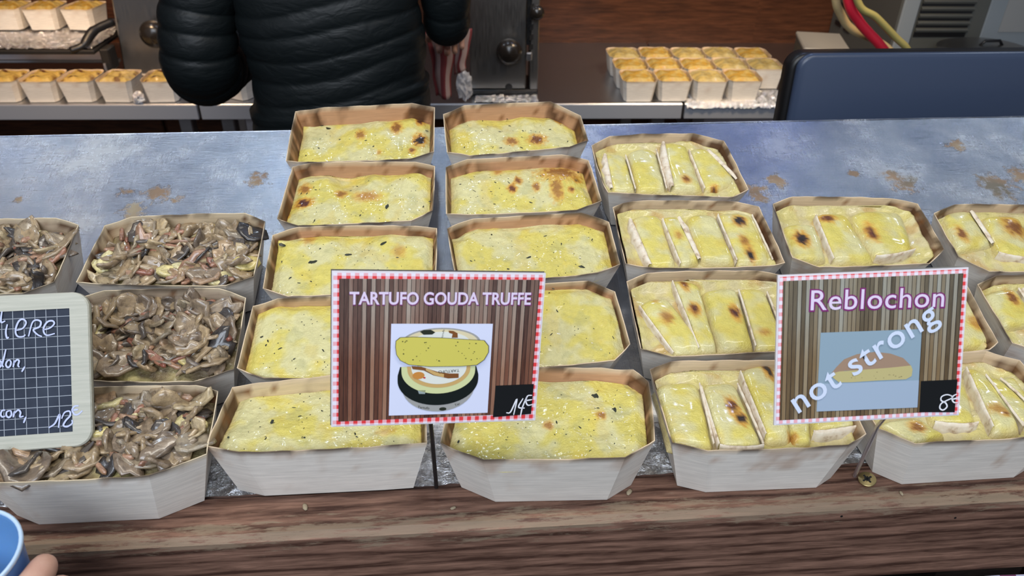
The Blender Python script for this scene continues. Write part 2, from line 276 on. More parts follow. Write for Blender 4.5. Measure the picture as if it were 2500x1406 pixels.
SIGNS = {
  'gouda': {"c": [-44.5, -142.3, 161.3], "U": [0.9874, 0.1068, -0.1169], "V": [0.0758, 0.3293, 0.9412], "W": 148, "H": 112.5, "quad": [[-33.89, 19.52], [37.56, 19.21], [37.32, -48.61], [-34.09, -48.55]], "price": [[42.26, -27.68], [70.74, -27.05], [70.17, -50.62], [41.49, -52.29]], "title": [[-62.24, 33.54], [64.15, 33.73], [-62.32, 42.14]], "inner": [[-69.13, 51.19], [69.84, 51.52], [69.2, -50.26], [-69.02, -52.06]], "strokes": [[[51.29, -48.98], [54.47, -48.31], [58.65, -38.31], [56.93, -50.81]], [[63.24, -37.96], [60.25, -44.62], [64.95, -45.72]], [[65.77, -37.06], [63.09, -45.67], [62.13, -52.43]], [[69.85, -35.73], [66.63, -36.12], [65.5, -39.94], [67.12, -43.37], [70.81, -42.99]], [[65.03, -39.93], [70.08, -39.1]]], "e_wheel": [[-28.42, -18.93], [28.84, -20.08], [0.74, -41.44]], "e_low": [[-24.59, -34.67], [26.95, -36.03], [0.23, -46.62]], "e_lab": [[-25.94, -15.33], [26.43, -16.3], [-0.29, -32.5]], "e_lab2": [[-21.54, -13.58], [22.6, -14.37], [0.24, -27.85]], "slab": [[-30.47, 2.81], [-30.32, 7.28], [-27.43, 9.75], [-18.97, 10.03], [1.62, 9.23], [19.08, 7.9], [31.46, 7.15], [34.87, 3.0], [35.03, -1.61], [32.2, -7.11], [27.05, -10.92], [15.58, -11.66], [-6.27, -11.57], [-20.96, -9.95], [-27.02, -6.68], [-29.66, -2.59]], "e_top": [[-24.9, 9.9], [30.6, 6.71], [-0.38, 16.44]], "ribbon": [[-19.21, -11.35], [-12.31, -11.92], [-0.91, -15.79], [7.9, -17.34], [14.51, -17.47], [14.65, -20.72], [7.17, -21.04], [-3.42, -18.51], [-10.5, -14.7], [-18.28, -13.64]], "truff": [[-13.98, 13.84], [-11.46, 14.98], [-6.34, 15.13], [-3.27, 13.32], [-5.36, 11.72], [-11.35, 11.58]]},
  'reb': {"c": [254.6, -170.8, 171.4], "U": [1.0, 0.0061, 0.0056], "V": [-0.0077, 0.4108, 0.9117], "W": 135, "H": 106.1, "quad": [[-36.66, 11.96], [35.87, 11.22], [35.8, -45.28], [-37.63, -44.29]], "price": [[37.42, -26.22], [64.19, -26.4], [63.64, -50.41], [37.52, -48.99]], "title": [[-44.45, 28.09], [50.65, 26.49], [-44.91, 42.03]], "inner": [[-64.03, 49.03], [63.67, 49.19], [63.56, -49.2], [-64.0, -49.4]], "strokes": [[[60.75, -38.12], [56.89, -36.98], [53.19, -38.19], [52.89, -41.0], [56.33, -43.06], [57.46, -45.95], [54.76, -48.17], [52.29, -46.62], [53.04, -43.36], [57.16, -41.23], [60.84, -39.54], [59.77, -37.6]], [[64.46, -36.91], [61.7, -38.17], [60.9, -40.48], [62.48, -42.92], [65.33, -43.08]], [[60.91, -40.67], [64.65, -39.93]]], "ns": [[-50.89, -44.76], [45.67, 16.0]], "rind": [[-28.0, -17.27], [-24.49, -12.86], [-19.18, -7.62], [-10.12, -4.41], [2.74, -3.38], [13.92, -5.12], [23.39, -8.79], [29.29, -14.61], [14.43, -15.26], [-4.09, -15.71], [-18.85, -15.89], [-25.22, -17.87]], "paste": [[-28.91, -17.68], [-22.52, -16.17], [-4.09, -15.71], [14.43, -15.26], [29.28, -14.43], [30.57, -17.45], [30.17, -22.06], [26.08, -24.18], [5.57, -24.05], [-12.96, -24.31], [-22.22, -24.01], [-26.02, -21.05]]},
  'chalk': {"c": [-424.2, -83.0, 107.5], "U": [0.9979, 0.062, -0.0189], "V": [-0.022, 0.5985, 0.8008], "W": 205, "H": 121.7, "strokes": [[[38.56, 48.42], [37.73, 43.18], [38.01, 39.8], [40.8, 40.89]], [[42.26, 38.12], [41.07, 32.43], [41.68, 27.6], [43.2, 27.99]], [[48.23, 32.97], [53.19, 34.12], [55.98, 38.29], [54.25, 41.28], [51.09, 40.5], [48.74, 35.82], [48.19, 31.05], [49.91, 28.07], [53.49, 27.86], [55.32, 29.19]], [[57.52, 27.62], [60.47, 38.04], [63.67, 40.26], [66.79, 38.64], [65.8, 34.84], [61.24, 32.69], [64.3, 28.66], [67.41, 27.03]], [[68.44, 32.27], [73.44, 33.43], [76.69, 36.62], [75.39, 38.92], [71.76, 38.35], [68.94, 34.17], [69.02, 29.82], [71.49, 27.75], [76.95, 28.87]], [[33.89, 8.97], [35.68, 9.81], [37.0, 9.25], [37.13, 6.85], [36.02, 5.02], [34.25, 5.13], [33.58, 7.08], [33.89, 8.97]], [[40.77, 18.56], [39.3, 12.44], [37.84, 6.81], [38.87, 5.02]], [[43.7, 10.25], [41.64, 9.43], [40.51, 6.64], [41.79, 4.45], [43.6, 5.48], [44.29, 8.3], [43.26, 10.28]], [[45.8, 4.39], [46.81, 9.58]], [[46.31, 7.22], [48.61, 9.94], [50.19, 8.88], [49.4, 5.59], [50.26, 4.1]], [[54.29, 4.32], [51.97, 0.36]], [[39.3, -28.48], [37.07, -28.79], [35.95, -31.55], [36.97, -33.52], [39.2, -33.21]], [[42.39, -29.17], [40.42, -29.98], [40.09, -32.8], [41.83, -34.35], [43.65, -32.58], [43.44, -29.72], [42.39, -29.17]], [[44.94, -34.57], [45.93, -29.9]], [[45.71, -31.78], [48.62, -29.14], [50.35, -31.17], [49.83, -34.45], [52.51, -34.17]], [[54.28, -34.78], [52.39, -39.39]], [[70.61, -44.53], [75.18, -41.54], [78.96, -34.66], [77.79, -45.07]], [[80.22, -38.09], [82.6, -33.48], [86.23, -32.79], [86.6, -36.16], [83.34, -39.75], [81.44, -43.43], [84.12, -44.58], [87.79, -42.46], [87.86, -39.6]], [[93.13, -28.97], [89.95, -29.22], [88.24, -31.97], [89.78, -35.44], [92.5, -35.63], [95.74, -32.99]], [[88.51, -32.18], [92.6, -31.81]]], "slate": [[85.62, 48.23], [90.51, -48.88]], "vl": [[78.35, 48.44], [70.2, 48.5], [62.34, 48.55]], "hl": [[85.92, 42.2], [86.17, 34.33], [86.51, 26.47], [86.85, 18.62], [87.19, 10.87]]},
}
# ------------------------------------------------------------------ materials
def attr_mat(name, rough, grain=None, bump=None, coat=0.0, spec=0.5):
    m, nt, b = mat(name, rough=rough, spec=spec); N = NT(nt)
    c = N.n('ShaderNodeVertexColor', layer_name='Col').outputs[0]
    o = N.obj()
    if grain:
        g = N.noise(N.mapping(o, grain[0]), grain[1], 5, 0.6)
        c = N.mix(1.0, c, N.ramp(g, [(0.3, (grain[2],) * 3), (0.7, (1.08,) * 3)]), 'MULTIPLY')
    N.l(c, b.inputs['Base Color'])
    if bump: 
        h = N.noise(o, bump[0], 5, 0.6)
        N.bump(h, bump[1], bump[2], b)
    b.inputs['Coat Weight'].default_value = coat; b.inputs['Coat Roughness'].default_value = 0.12
    return m

M_veneer = attr_mat('birch_veneer', 0.55, ((6, 6, 90), 6.0, 0.86), None, 0, 0.35)
M_cheese = attr_mat('melted_cheese', 0.27, ((1, 1, 1), 120.0, 0.88), (480, 0.65, 0.0023), 0.40)
M_mush_base = attr_mat('mushroom_sauce', 0.35, ((1, 1, 1), 160.0, 0.7), (200, 0.7, 0.004), 0.3)
M_rind, nt, b = mat('white_rind', (0.74, 0.66, 0.52), 0.7); N = NT(nt)
N.l(N.ramp(N.noise(N.obj(), 140, 5), [(0.30, (0.45, 0.33, 0.22)), (0.45, (0.74, 0.64, 0.50)), (0.65, (0.82, 0.76, 0.64))]), b.inputs['Base Color'])
M_fleck, nt, b = mat('truffle_black', (0.022, 0.026, 0.012), 0.4)

def mush_mat(name, stops, rough=0.32):
    m, nt, b = mat(name, rough=rough); N = NT(nt)
    r = N.n('ShaderNodeObjectInfo').outputs['Random']
    o = N.obj()
    g = N.noise(o, 170, 5, 0.65)
    c1 = N.ramp(r, stops)
    c = N.mix(1.0, c1, N.ramp(g, [(0.28, (0.42, 0.38, 0.36)), (0.5, (0.95, 0.93, 0.9)), (0.72, (1.28, 1.24, 1.15))]), 'MULTIPLY')
    N.l(c, b.inputs['Base Color'])
    N.bump(N.noise(o, 240, 4), 0.4, 0.002, b)
    b.inputs['Coat Weight'].default_value = 0.7; b.inputs['Coat Roughness'].default_value = 0.15
    return m
M_mush = mush_mat('cooked_mushroom', [(0.0, (0.030, 0.028, 0.030)), (0.10, (0.10, 0.085, 0.075)), (0.22, (0.22, 0.17, 0.125)), (0.45, (0.34, 0.26, 0.17)), (0.65, (0.40, 0.30, 0.18)), (0.80, (0.28, 0.235, 0.175)), (0.92, (0.50, 0.40, 0.24)), (1.0, (0.36, 0.21, 0.14))])
M_bacon = mush_mat('cooked_bacon', [(0.0, (0.30, 0.12, 0.085)), (0.4, (0.40, 0.21, 0.14)), (0.7, (0.42, 0.27, 0.18)), (1.0, (0.26, 0.085, 0.06))])
M_chunk = mush_mat('cheese_chunk', [(0.0, (0.66, 0.55, 0.20)), (1.0, (0.72, 0.66, 0.38))])

def metal_mat(name, base, rough, scr=(1, 60, 1), scale=40, var=0.15):
    m, nt, b = mat(name, base, rough, 1.0); N = NT(nt)
    g = N.noise(N.mapping(N.obj(), scr), scale, 4, 0.6)
    r = N.n('ShaderNodeMapRange', i_0=g, i_3=max(0.05, rough - var), i_4=rough + var).outputs[0]
    N.l(r, b.inputs['Roughness']); N.bump(g, 0.08, 0.001, b)
    return m
M_steel = metal_mat('brushed_steel', (0.50, 0.51, 0.54), 0.33, (1, 30, 30), 30)
M_steel_dark = metal_mat('dim_steel', (0.30, 0.29, 0.28), 0.36, (20, 20, 1), 20)
M_alu = metal_mat('pale_aluminium', (0.72, 0.70, 0.74), 0.42, (1, 30, 30), 30)
M_lit_lip, _nt, _b = mat('lit_lip_steel', (0.33, 0.36, 0.42, 1), 0.42, 0.35)  # table steel made paler and less metallic: light on the lip put into the colour
M_foil, nt, b = mat('foil', (0.82, 0.83, 0.86), 0.13, 1.0); N = NT(nt)
N.bump(N.noise(N.obj(), 90, 6, 0.65, 0.6), 0.9, 0.006, b)
M_black, nt, b = mat('black_plastic', (0.008, 0.008, 0.009), 0.4)
M_black_metal, nt, b = mat('black_metal', (0.012, 0.011, 0.011), 0.45)
M_brass, nt, b = mat('yellow_zinc', (0.52, 0.42, 0.20), 0.35, 1.0)

# display plate: scratched stainless with dried drips
M_plate, nt, b = mat('display_steel', (0.56, 0.58, 0.62), 0.28, 1.0); N = NT(nt)
o = N.obj()
sc1 = N.noise(N.mapping(o, (3, 60, 1), (0, 0, R(62))), 14, 5, 0.7, 0.6)
sc2 = N.noise(N.mapping(o, (60, 2.5, 1), (0, 0, R(22))), 16, 5, 0.7, 0.5)
cloud = N.noise(o, 9, 6, 0.62)
h = N.math('ADD', sc1, sc2)
rr = N.math('ADD', N.n('ShaderNodeMapRange', i_0=h, i_1=0.7, i_2=1.35, i_3=0.13, i_4=0.27).outputs[0], N.n('ShaderNodeMapRange', i_0=cloud, i_1=0.3, i_2=0.7, i_3=-0.05, i_4=0.14).outputs[0])
basec = N.ramp(cloud, [(0.34, (0.30, 0.33, 0.40)), (0.52, (0.47, 0.49, 0.54)), (0.66, (0.68, 0.68, 0.68))])
mask = None
fine = N.noise(o, 62, 6, 0.7); warp = N.noise(o, 16, 3)
for (x, y, rx) in STAINS:
    vm = N.n('ShaderNodeVectorMath', operation='DISTANCE'); N.l(o, vm.inputs[0]); vm.inputs[1].default_value = (x, y, 0)
    d = N.math('ADD', N.math('DIVIDE', vm.outputs['Value'], rx), N.math('MULTIPLY', N.math('SUBTRACT', fine, 0.5), 4.2))
    k = N.n('ShaderNodeMapRange', i_0=d, i_1=0.95, i_2=0.45, i_3=0.0, i_4=1.0).outputs[0]
    mask = k if mask is None else N.math('MAXIMUM', mask, k)
stain = N.mix(N.math('MULTIPLY', mask, 0.85), basec, N.ramp(warp, [(0.35, (0.10, 0.075, 0.03)), (0.52, (0.24, 0.13, 0.045)), (0.7, (0.34, 0.28, 0.16))]))
N.l(stain, b.inputs['Base Color'])
N.l(N.math('SUBTRACT', 1.0, N.math('MULTIPLY', mask, 0.9)), b.inputs['Metallic'])
N.l(N.math('MAXIMUM', rr, N.math('MULTIPLY', mask, 0.55)), b.inputs['Roughness'])
N.bump(N.math('ADD', h, N.math('MULTIPLY', mask, 0.6)), 0.24, 0.0012, b)

def wood(name, dark, light, scale=(3, 60, 60), rough=0.5, wear=None, streak=7.0, bump=0.35, rings=0):
    m, nt, b = mat(name, rough=rough, spec=0.25); N = NT(nt); o = N.obj()
    g = N.noise(N.mapping(o, scale), streak, 6, 0.62, 0.35)
    g2 = N.noise(N.mapping(o, tuple(s * 0.25 for s in scale)), streak, 4, 0.6, 1.2)
    f = N.math('ADD', N.math('MULTIPLY', g, 0.6), N.math('MULTIPLY', g2, 0.4))
    if rings:
        wv = N.n('ShaderNodeTexWave', wave_type='BANDS', bands_direction='Z'); N.l(N.mapping(o, (0.16, 1, 1), (R(-45), 0, R(1.2))), wv.inputs['Vector'])
        wv.inputs['Scale'].default_value = rings; wv.inputs['Distortion'].default_value = 5.0; wv.inputs['Detail'].default_value = 3; wv.inputs['Detail Scale'].default_value = 0.6
        pw = N.math('POWER', wv.outputs[1], 3.0)
        f = N.math('SUBTRACT', N.math('ADD', f, 0.03), N.math('MULTIPLY', pw, 0.16))
    mid = tuple((a + c) / 2 for a, c in zip(dark, light))
    c = N.ramp(f, [(0.34, dark), (0.5, mid), (0.64, light)])
    if wear:
        y0, w, colr = wear
        sx = N.n('ShaderNodeSeparateXYZ'); N.l(o, sx.inputs[0])
        d = N.math('ABSOLUTE', N.math('SUBTRACT', sx.outputs[1], y0))
        zt = N.math('ABSOLUTE', sx.outputs[2])
        k = N.n('ShaderNodeMapRange', i_0=N.math('ADD', N.math('ADD', d, zt), N.math('MULTIPLY', N.math('SUBTRACT', N.noise(N.mapping(o, (1, 7, 7)), 24, 6, 0.75), 0.52), 0.10)), i_1=w, i_2=w * 0.25, i_3=0.0, i_4=0.6).outputs[0]
        c = N.mix(k, c, colr)
    N.l(c, b.inputs['Base Color']); N.bump(g, bump, 0.0015, b)
    return m
M_ledge = wood('ledge_wood', (0.060, 0.027, 0.018), (0.30, 0.165, 0.115), (5.0, 60, 60), 0.6, (-0.1635, 0.011, (0.32, 0.25, 0.17)), 5.0, 0.4, 34.0)
M_wall = wood('red_brown_wood', (0.030, 0.011, 0.006), (0.11, 0.040, 0.018), (2, 22, 22), 0.38)
M_floor = wood('floor_wood', (0.03, 0.02, 0.015), (0.10, 0.07, 0.05), (3, 30, 30), 0.6)
M_frame = wood('pale_frame_wood', (0.40, 0.41, 0.35), (0.52, 0.52, 0.45), (3, 70, 70), 0.5, None, 7.0, 0.15)

# ------------------------------------------------------------------ setting
def struct(name, mb, material):
    o = mb.build(name, material); o['kind'] = 'structure'; return o
struct('floor', MB().box((0, 0.6, -1.125), (6, 5, 0.05)), M_floor)
REAR = empty  # placeholder
RROT = Matrix.Rotation(R(-2.6), 4, 'Z')
RO = Matrix.Translation((0, 1.432, -0.237)) @ RROT
def rear(x, y, z=0.0): return RO @ Vector((x, y, z))     # rear counter frame: y=0 its front edge

wall = bpy.data.objects.new('wall_back', bpy.data.meshes.new('wall_back'))
wb = MB().box((0, 0, 0), (6, 0.03, 2.6)); wall.data.from_pydata(wb.v, [], wb.f); wall.data.materials.append(M_wall)
col.objects.link(wall); wall['kind'] = 'structure'
wall.location = rear(0, 0.60, 0.42); wall.rotation_euler = (0, 0, R(-2.6))
z = -1.30; k = 0
pl = None
while z < 1.25:
    hgt = 0.205
    for xx in (-1.85, 0.15, 2.05):
        if pl is None:
            mb = MB().box((0, 0, 0), (1.99, 0.018, hgt - 0.006), bev=0.004); pl = mb.build('plank', M_wall, wall)
            o = pl
        else:
            o = pl.copy(); col.objects.link(o)
        o.parent = wall; o.location = (xx + (0.37 if k % 2 else -0.2), -0.024, z + hgt / 2 + 0.022)
    z += hgt; k += 1
for nm_, x_ in (('wall_left', -2.9), ('wall_right', 2.9)): struct(nm_, MB().box((x_, 1.05, 0.17), (0.04, 2.3, 2.6)), M_wall)
ceil = MB().box((0, 1.0, 1.46), (6, 2.6, 0.04)); struct('ceiling', ceil, mat('canvas', (0.55, 0.58, 0.62), 0.8)[0])

# ------------------------------------------------------------------ front counter
ct, st = math.cos(R(15)), math.sin(R(15))
PN = Vector((0, -st, ct))
led = empty('counter_ledge', (0, 0, 0)); tag(led, 'dark stained wooden counter ledge running along the front of the trays', 'counter')
mb = MB().box((0.0, -0.1415, -0.050), (2.6, 0.047, 0.100), bev=0.005); mb.build('top_plank', M_ledge, led)
MB().box((0.0, -0.153, -0.62), (2.6, 0.022, 0.96), bev=0.004).build('front_panel', M_ledge, led)
MB().box((0.0, -0.086, -0.016), (2.6, 0.062, 0.024), bev=0.002).build('base_board', M_ledge, led)
for xx in (-1.1, 1.1): MB().box((xx, 0.30, -0.575), (0.06, 0.06, 1.05), bev=0.003).build('leg', M_ledge, led)
mb = MB().box((0, 0.30, -0.045), (2.6, 0.04, 0.05)); mb.build('cross_rail', M_ledge, led)
# knots and screw holes bored into the ledge
mb = MB()
for (x, y) in ((0.282, -0.1655), (0.384, -0.1655)): mb.tube([(x, -0.1652, -0.012 - (0.010 if x > .3 else 0)), (x, -0.1500, -0.012 - (0.010 if x > .3 else 0))], 0.0011, 10)
mb.build('nail_hole', M_black, led)

pe = empty('display_plate', (0, 0.0075, 0)); tag(pe, 'scratched stainless steel display sheet sloping up behind the cheese trays, stained with drips', 'metal sheet')
pe.rotation_euler = (R(15), 0, 0)
LEN = 0.413
nx, ny = 60, 12
V = []; F = []
mb = MB()
for j in range(ny + 1):
    for i in range(nx + 1):
        x = -1.3 + 2.6 * i / nx; y = lerp(-0.052, LEN, j / ny)
        V.append((x, y, 0.0008 * nz(x * 5, y * 7)))
for j in range(ny):
    for i in range(nx):
        a = j * (nx + 1) + i; F.append((a, a + 1, a + nx + 2, a + nx + 1))
obj('sheet', V, F, M_plate, pe, True)
MB().box((0, LEN, -0.012), (2.6, 0.0015, 0.026), bev=0.0005).build('back_lip', M_plate, pe)
MB().box((0, LEN / 2 - .026, -0.004), (2.6, LEN + .04, 0.003)).build('support_board', M_ledge, pe)

# crumpled foil under the front row
V = []; F = []; nx, ny = 420, 30
for j in range(ny + 1):
    for i in range(nx + 1):
        x = -0.62 + 1.30 * i / nx; y = -0.1175 + 0.0635 * j / ny
        V.append((x + 0.002 * nz(x * 90, y * 90, 3), y, min(-0.0001, -0.0032 + 0.0030 * abs(fb(x * 38, y * 38, 2, 3)))))
for j in range(ny):
    for i in range(nx):
        a = j * (nx + 1) + i; F.append((a, a + 1, a + nx + 2, a + nx + 1))
fo = obj('foil_sheet', V, F, M_foil, None, False)
tag(fo, 'crumpled kitchen foil lining the counter beneath the front row of trays', 'foil')

# screw in the ledge
s = empty('screw', (0.3115, -0.1405, 0.002), (R(8), R(-12), 0)); tag(s, 'brass coloured star head screw standing proud of the wooden ledge', 'screw')
MB().lathe([(0.0001, -0.014), (0.0022, -0.012), (0.0024, -0.003), (0.0072, 0.0012), (0.0073, 0.0022), (0.0068, 0.0026), (0.0001, 0.0027)], 28).build('head', M_brass, s, True)
mb = MB()
for k in range(4):
    a = k * math.pi / 4 + 0.3
    mb.box((0, 0, 0.0028), (0.0085 if k % 2 == 0 else 0.005, 0.0014 if k % 2 == 0 else .0009, 0.0005), Matrix.Rotation(a, 3, 'Z'))
mb.build('star_slot', M_black, s)

# crumbs on the ledge and the sheet
def crumb(loc, r, material, label):
    V = []; F = []
    mb = MB(); n = 7
    prof = [(r * 0.05, -r * 0.3), (r * 0.9, -r * 0.25), (r, 0), (r * 0.7, r * 0.3), (r * 0.05, r * 0.4)]
    mb.lathe(prof, n)
    mb.v = [(x * (1.5 + 0.5 * nz(x * 900, y * 900, r * 1e4)), y * (0.8 + .4 * nz(y * 900, x * 900, 3)), zz) for x, y, zz in mb.v]
    o = mb.build('crumb', material, None, True); o.location = loc; o.rotation_euler = (0, 0, random.uniform(0, 3))
    tag(o, label, 'crumb')
M_crumb, _, _ = mat('dried_cheese_crumb', (0.36, 0.29, 0.19), 0.6)
for loc, r, lb in (((0.107, -0.139, 0.0012), 0.0026, 'pale dried cheese crumb on the ledge left of the star head screw'), ((-0.04, -0.146, 0.0010), 0.0019, 'small pale crumb on the ledge below the gap between the two front truffle trays'), ((-0.16, -0.137, 0.0010), 0.0026, 'yellowish crumb on the ledge before the front left truffle tray'), ((0.36, -0.139, 0.0010), 0.0019, 'tiny pale crumb on the ledge right of the star head screw'), ((0.335, -0.155, 0.0008), 0.0018, 'thin pale shred on the ledge edge below the star head screw')):
    crumb(loc, r, M_crumb, lb)
# ------------------------------------------------------------------ trays
MODEL = [[-36, 46.5], [36, 46.5], [51, 38], [51, -38], [36, -46.5], [-36, -46.5], [-51, -38], [-51, 38]]
HT = 0.058
def poly_at(rim, h, inset=0.0):
    """outline of the tray wall at height h (m), clockwise from back left"""
    t = h / HT; out = []
    cx = sum(p[0] for p in rim) / 8; cy = sum(p[1] for p in rim) / 8
    for x, y in rim:
        bx, by = cx + (x - cx) * 0.835, cy + (y - cy) * 0.83
        X, Y = lerp(bx, x, t) / 1000, lerp(by, y, t) / 1000
        d = math.hypot(X, Y); k = 1 - inset / max(d, 1e-6); out.append((X * k, Y * k))
    return out
IN_BACK = {'g': (0.60, 0.34, 0.19), 'r': (0.62, 0.47, 0.31), 'm': (0.55, 0.43, 0.31)}
OUT_COL = (0.87, 0.81, 0.72)
def tray_body(rim, kind, seed, parent, step=0.0055, burn=1.0, name='wooden_tray', pale=0.0):
    per = []      # (edge, t)
    for e in range(8):
        a, b = rim[e], rim[(e + 1) % 8]; L = math.hypot(a[0] - b[0], a[1] - b[1]) / 1000
        n = max(2, int(L / step))
        per += [(e, k / n) for k in range(n)]
    NP = len(per); NH = 9
    V = []; C = []; F = []
    tone = [0.93 + 0.12 * nz(seed * 3.1, e * 7.7) for e in range(8)]
    for side in (0, 1):
        for j in range(NH + 1):
            h = HT * j / NH
            if side: h = max(h, 0.0012)
            P = poly_at(rim, h)
            for (e, t) in per:
                a, b = P[e], P[(e + 1) % 8]
                x, y = lerp(a[0], b[0], t), lerp(a[1], b[1], t)
                bow = math.sin(math.pi * t) * 0.0022 * (j / NH) * (1 if e in (0, 4) else 0.4) * (0.5 + nz(seed, e * 3.3))
                dx, dy = b[1] - a[1], -(b[0] - a[0]); L = math.hypot(dx, dy); dx, dy = -dx / L, -dy / L   # outward
                off = bow - (0.0009 if side else 0)
                z = h
                if j == NH: z += 0.0012 * nz(x * 60 + seed, y * 60)
                V.append((x + dx * off, y + dy * off, z))
                f = j / NH
                wav = fb(x * 45 + seed * 5, y * 45, f * 2.2, 4)
                if side:
                    c = cmix(IN_BACK[kind], (0.74, 0.60, 0.36), pale); c = [q * tone[e] for q in c]
                    ends = 1.0 if e in (2, 6) else (0.75 if e in (1, 3, 5, 7) else 0.12)
                    st_ = fb(x * 30 + seed, y * 130, f * 1.1, 3)
                    k = sm(0.30, 0.95, 0.18 + 0.35 * wav + 0.45 * ends + 0.35 * st_ * ends) * burn
                    c = cmix(c, (0.40, 0.185, 0.055), min(1, 0.85 * k))
                    k2 = sm(0.55, 0.95, 0.25 + 0.55 * st_ + 0.50 * ends + 0.18 * ends * f + 0.22 * nz(seed * 3.3, e * 5.1)) * burn
                    c = cmix(c, (0.070, 0.026, 0.010), 0.9 * k2)
                    sp_ = fb(x * 120 + seed, y * 120, f * 5 + 2, 3)
                    c = cmix(c, (0.20, 0.075, 0.02), 0.8 * sm(0.42, 0.62, sp_) * burn)
                else:
                    c = [q * tone[e] for q in OUT_COL]
                    k = sm(0.55, 1.0, f * 0.75 + 0.65 * wav) * burn
                    c = cmix(c, (0.44, 0.27, 0.17), 0.55 * k)
                if j == NH:
                    k = sm(0.38, 0.8, 0.45 + 1.1 * fb(x * 30 + seed * 2, y * 30, 4, 3)) * burn
                    c = cmix((0.70, 0.55, 0.38) if kind != 'm' else (0.72, 0.6, .42), (0.05, 0.028, 0.018), 0.85 * k)
                C.append(c)
    n1 = (NH + 1) * NP
    for j in range(NH):
        for k in range(NP):
            a, b = j * NP + k, j * NP + (k + 1) % NP
            F.append((b, a, a + NP, b + NP)); F.append((n1 + a, n1 + b, n1 + b + NP, n1 + a + NP))
    for k in range(NP):
        a, b = NH * NP + k, NH * NP + (k + 1) % NP
        F.append((b, a, n1 + a, n1 + b))
    F.append(tuple(range(NP))); F.append(tuple(n1 + k for k in range(NP))[::-1])
    return obj(name, V, F, M_veneer, parent, False, C)

def xspan(P, y):
    """x range of the convex outline at y"""
    xs = []
    for i in range(8):
        (x0, y0), (x1, y1) = P[i], P[(i + 1) % 8]
        if (y0 - y) * (y1 - y) <= 0 and abs(y1 - y0) > 1e-9:
            xs.append(x0 + (x1 - x0) * (y - y0) / (y1 - y0))
    return (min(xs), max(xs)) if xs else (0, 0)

def surface(rim, dep, nu, nv, height, color, name, parent, material, gap=0.0012):
    """filling: a closed top surface with a skirt that follows the tray wall"""
    h0 = HT - dep
    P = poly_at(rim, h0, 0.0); ys = [p[1] for p in P]; y0, y1 = min(ys) + gap, max(ys) - gap
    # level the long edges so that the outline is crossed once at each y
    V = []; C = []; F = []
    for j in range(nv + 1):
        b = j / nv; y = lerp(y0, y1, 0.5 - 0.5 * math.cos(math.pi * b) if False else b)
        xa, xb = xspan(P, y)
        xa += gap; xb -= gap
        for i in range(nu + 1):
            a = i / nu; x = lerp(xa, xb, a)
            e = min(min(a, 1 - a) * (xb - xa), min(b, 1 - b) * (y1 - y0))
            z = h0 + height(x, y, e)
            V.append((x, y, z)); C.append(color(x, y, e))
    W = nu + 1
    for j in range(nv):
        for i in range(nu):
            a = j * W + i; F.append((a, a + 1, a + W + 1, a + W))
    ring = [i for i in range(W)] + [j * W + nu for j in range(1, nv + 1)] + [nv * W + i for i in range(nu - 1, -1, -1)] + [j * W for j in range(nv - 1, 0, -1)]
    n0 = len(V)
    for r in ring:
        x, y, z = V[r]; V.append((x * 0.925, y * 0.925, max(0.006, h0 - 0.012))); C.append(C[r])
    for k in range(len(ring)):
        q = (k + 1) % len(ring); F.append((ring[q], ring[k], n0 + k, n0 + q))
    F.append(tuple(n0 + k for k in range(len(ring)))[::-1])
    return obj(name, V, F, material, parent, True, C)

YEL = (0.72, 0.625, 0.15); PALE = (0.70, 0.655, 0.33); GOLD = (0.72, 0.53, 0.07)
def spot_col(c, x, y, spots, seed):
    for sx, sy, rx, ry, k in spots:
        k = k * 1.2 + 0.06
        d = math.hypot((x * 1000 - sx) / rx, (y * 1000 - sy) / ry) + 0.45 * fb(x * 260 + seed, y * 260, 1, 3)
        if d < 1.7:
            t = sm(1.7, 0.9, d); c = cmix(c, (0.68, 0.38, 0.055), t * min(1, 0.9 * k + 0.15))
            t = sm(1.1, 0.5, d); c = cmix(c, (0.40, 0.13, 0.02), t * min(1, k * 1.05))
            if k > 0.6: t = sm(0.95, 0.4, d); c = cmix(c, (0.075, 0.016, 0.009), t * min(1, (k - 0.45) * 1.8))
            if k > 1.1: t = sm(0.9, 0.45, d); c = cmix(c, (0.010, 0.006, 0.009), t)
    return c

def fleck_mesh(pts, big, hfun, name, parent):
    mb = MB(); rnd = random.Random(int(abs(pts[0][0]) * 10))
    lst = [(x, y, rnd.uniform(1.2, 2.4), rnd.uniform(0.5, 0.9)) for x, y in pts] + [(x, y, rnd.uniform(3.0, 4.6), rnd.uniform(1.3, 2.0)) for x, y in big]
    for _ in range(42):
        x, y = rnd.uniform(-66, 66), rnd.uniform(-36, 36); lst.append((x, y, rnd.uniform(0.4, 0.9), rnd.uniform(0.3, 0.5)))
    for x, y, a, b in lst:
        th = rnd.uniform(0, math.pi); n = 9; ring = []
        for k in range(n):
            t = 2 * math.pi * k / n; rr = 1 + 0.3 * rnd.uniform(-1, 1)
            u, v = a * rr * math.cos(t), b * rr * math.sin(t)
            X, Y = (x + u * math.cos(th) - v * math.sin(th)) / 1000, (y + u * math.sin(th) + v * math.cos(th)) / 1000
            ring.append((X, Y, hfun(X, Y) + 0.00015))
        top = (x / 1000, y / 1000, hfun(x / 1000, y / 1000) + 0.0006)
        mb.add(ring + [top], [(k, (k + 1) % n, n) for k in range(n)])
    o = mb.build(name, M_fleck, parent, True); o['kind'] = 'stuff'; return o

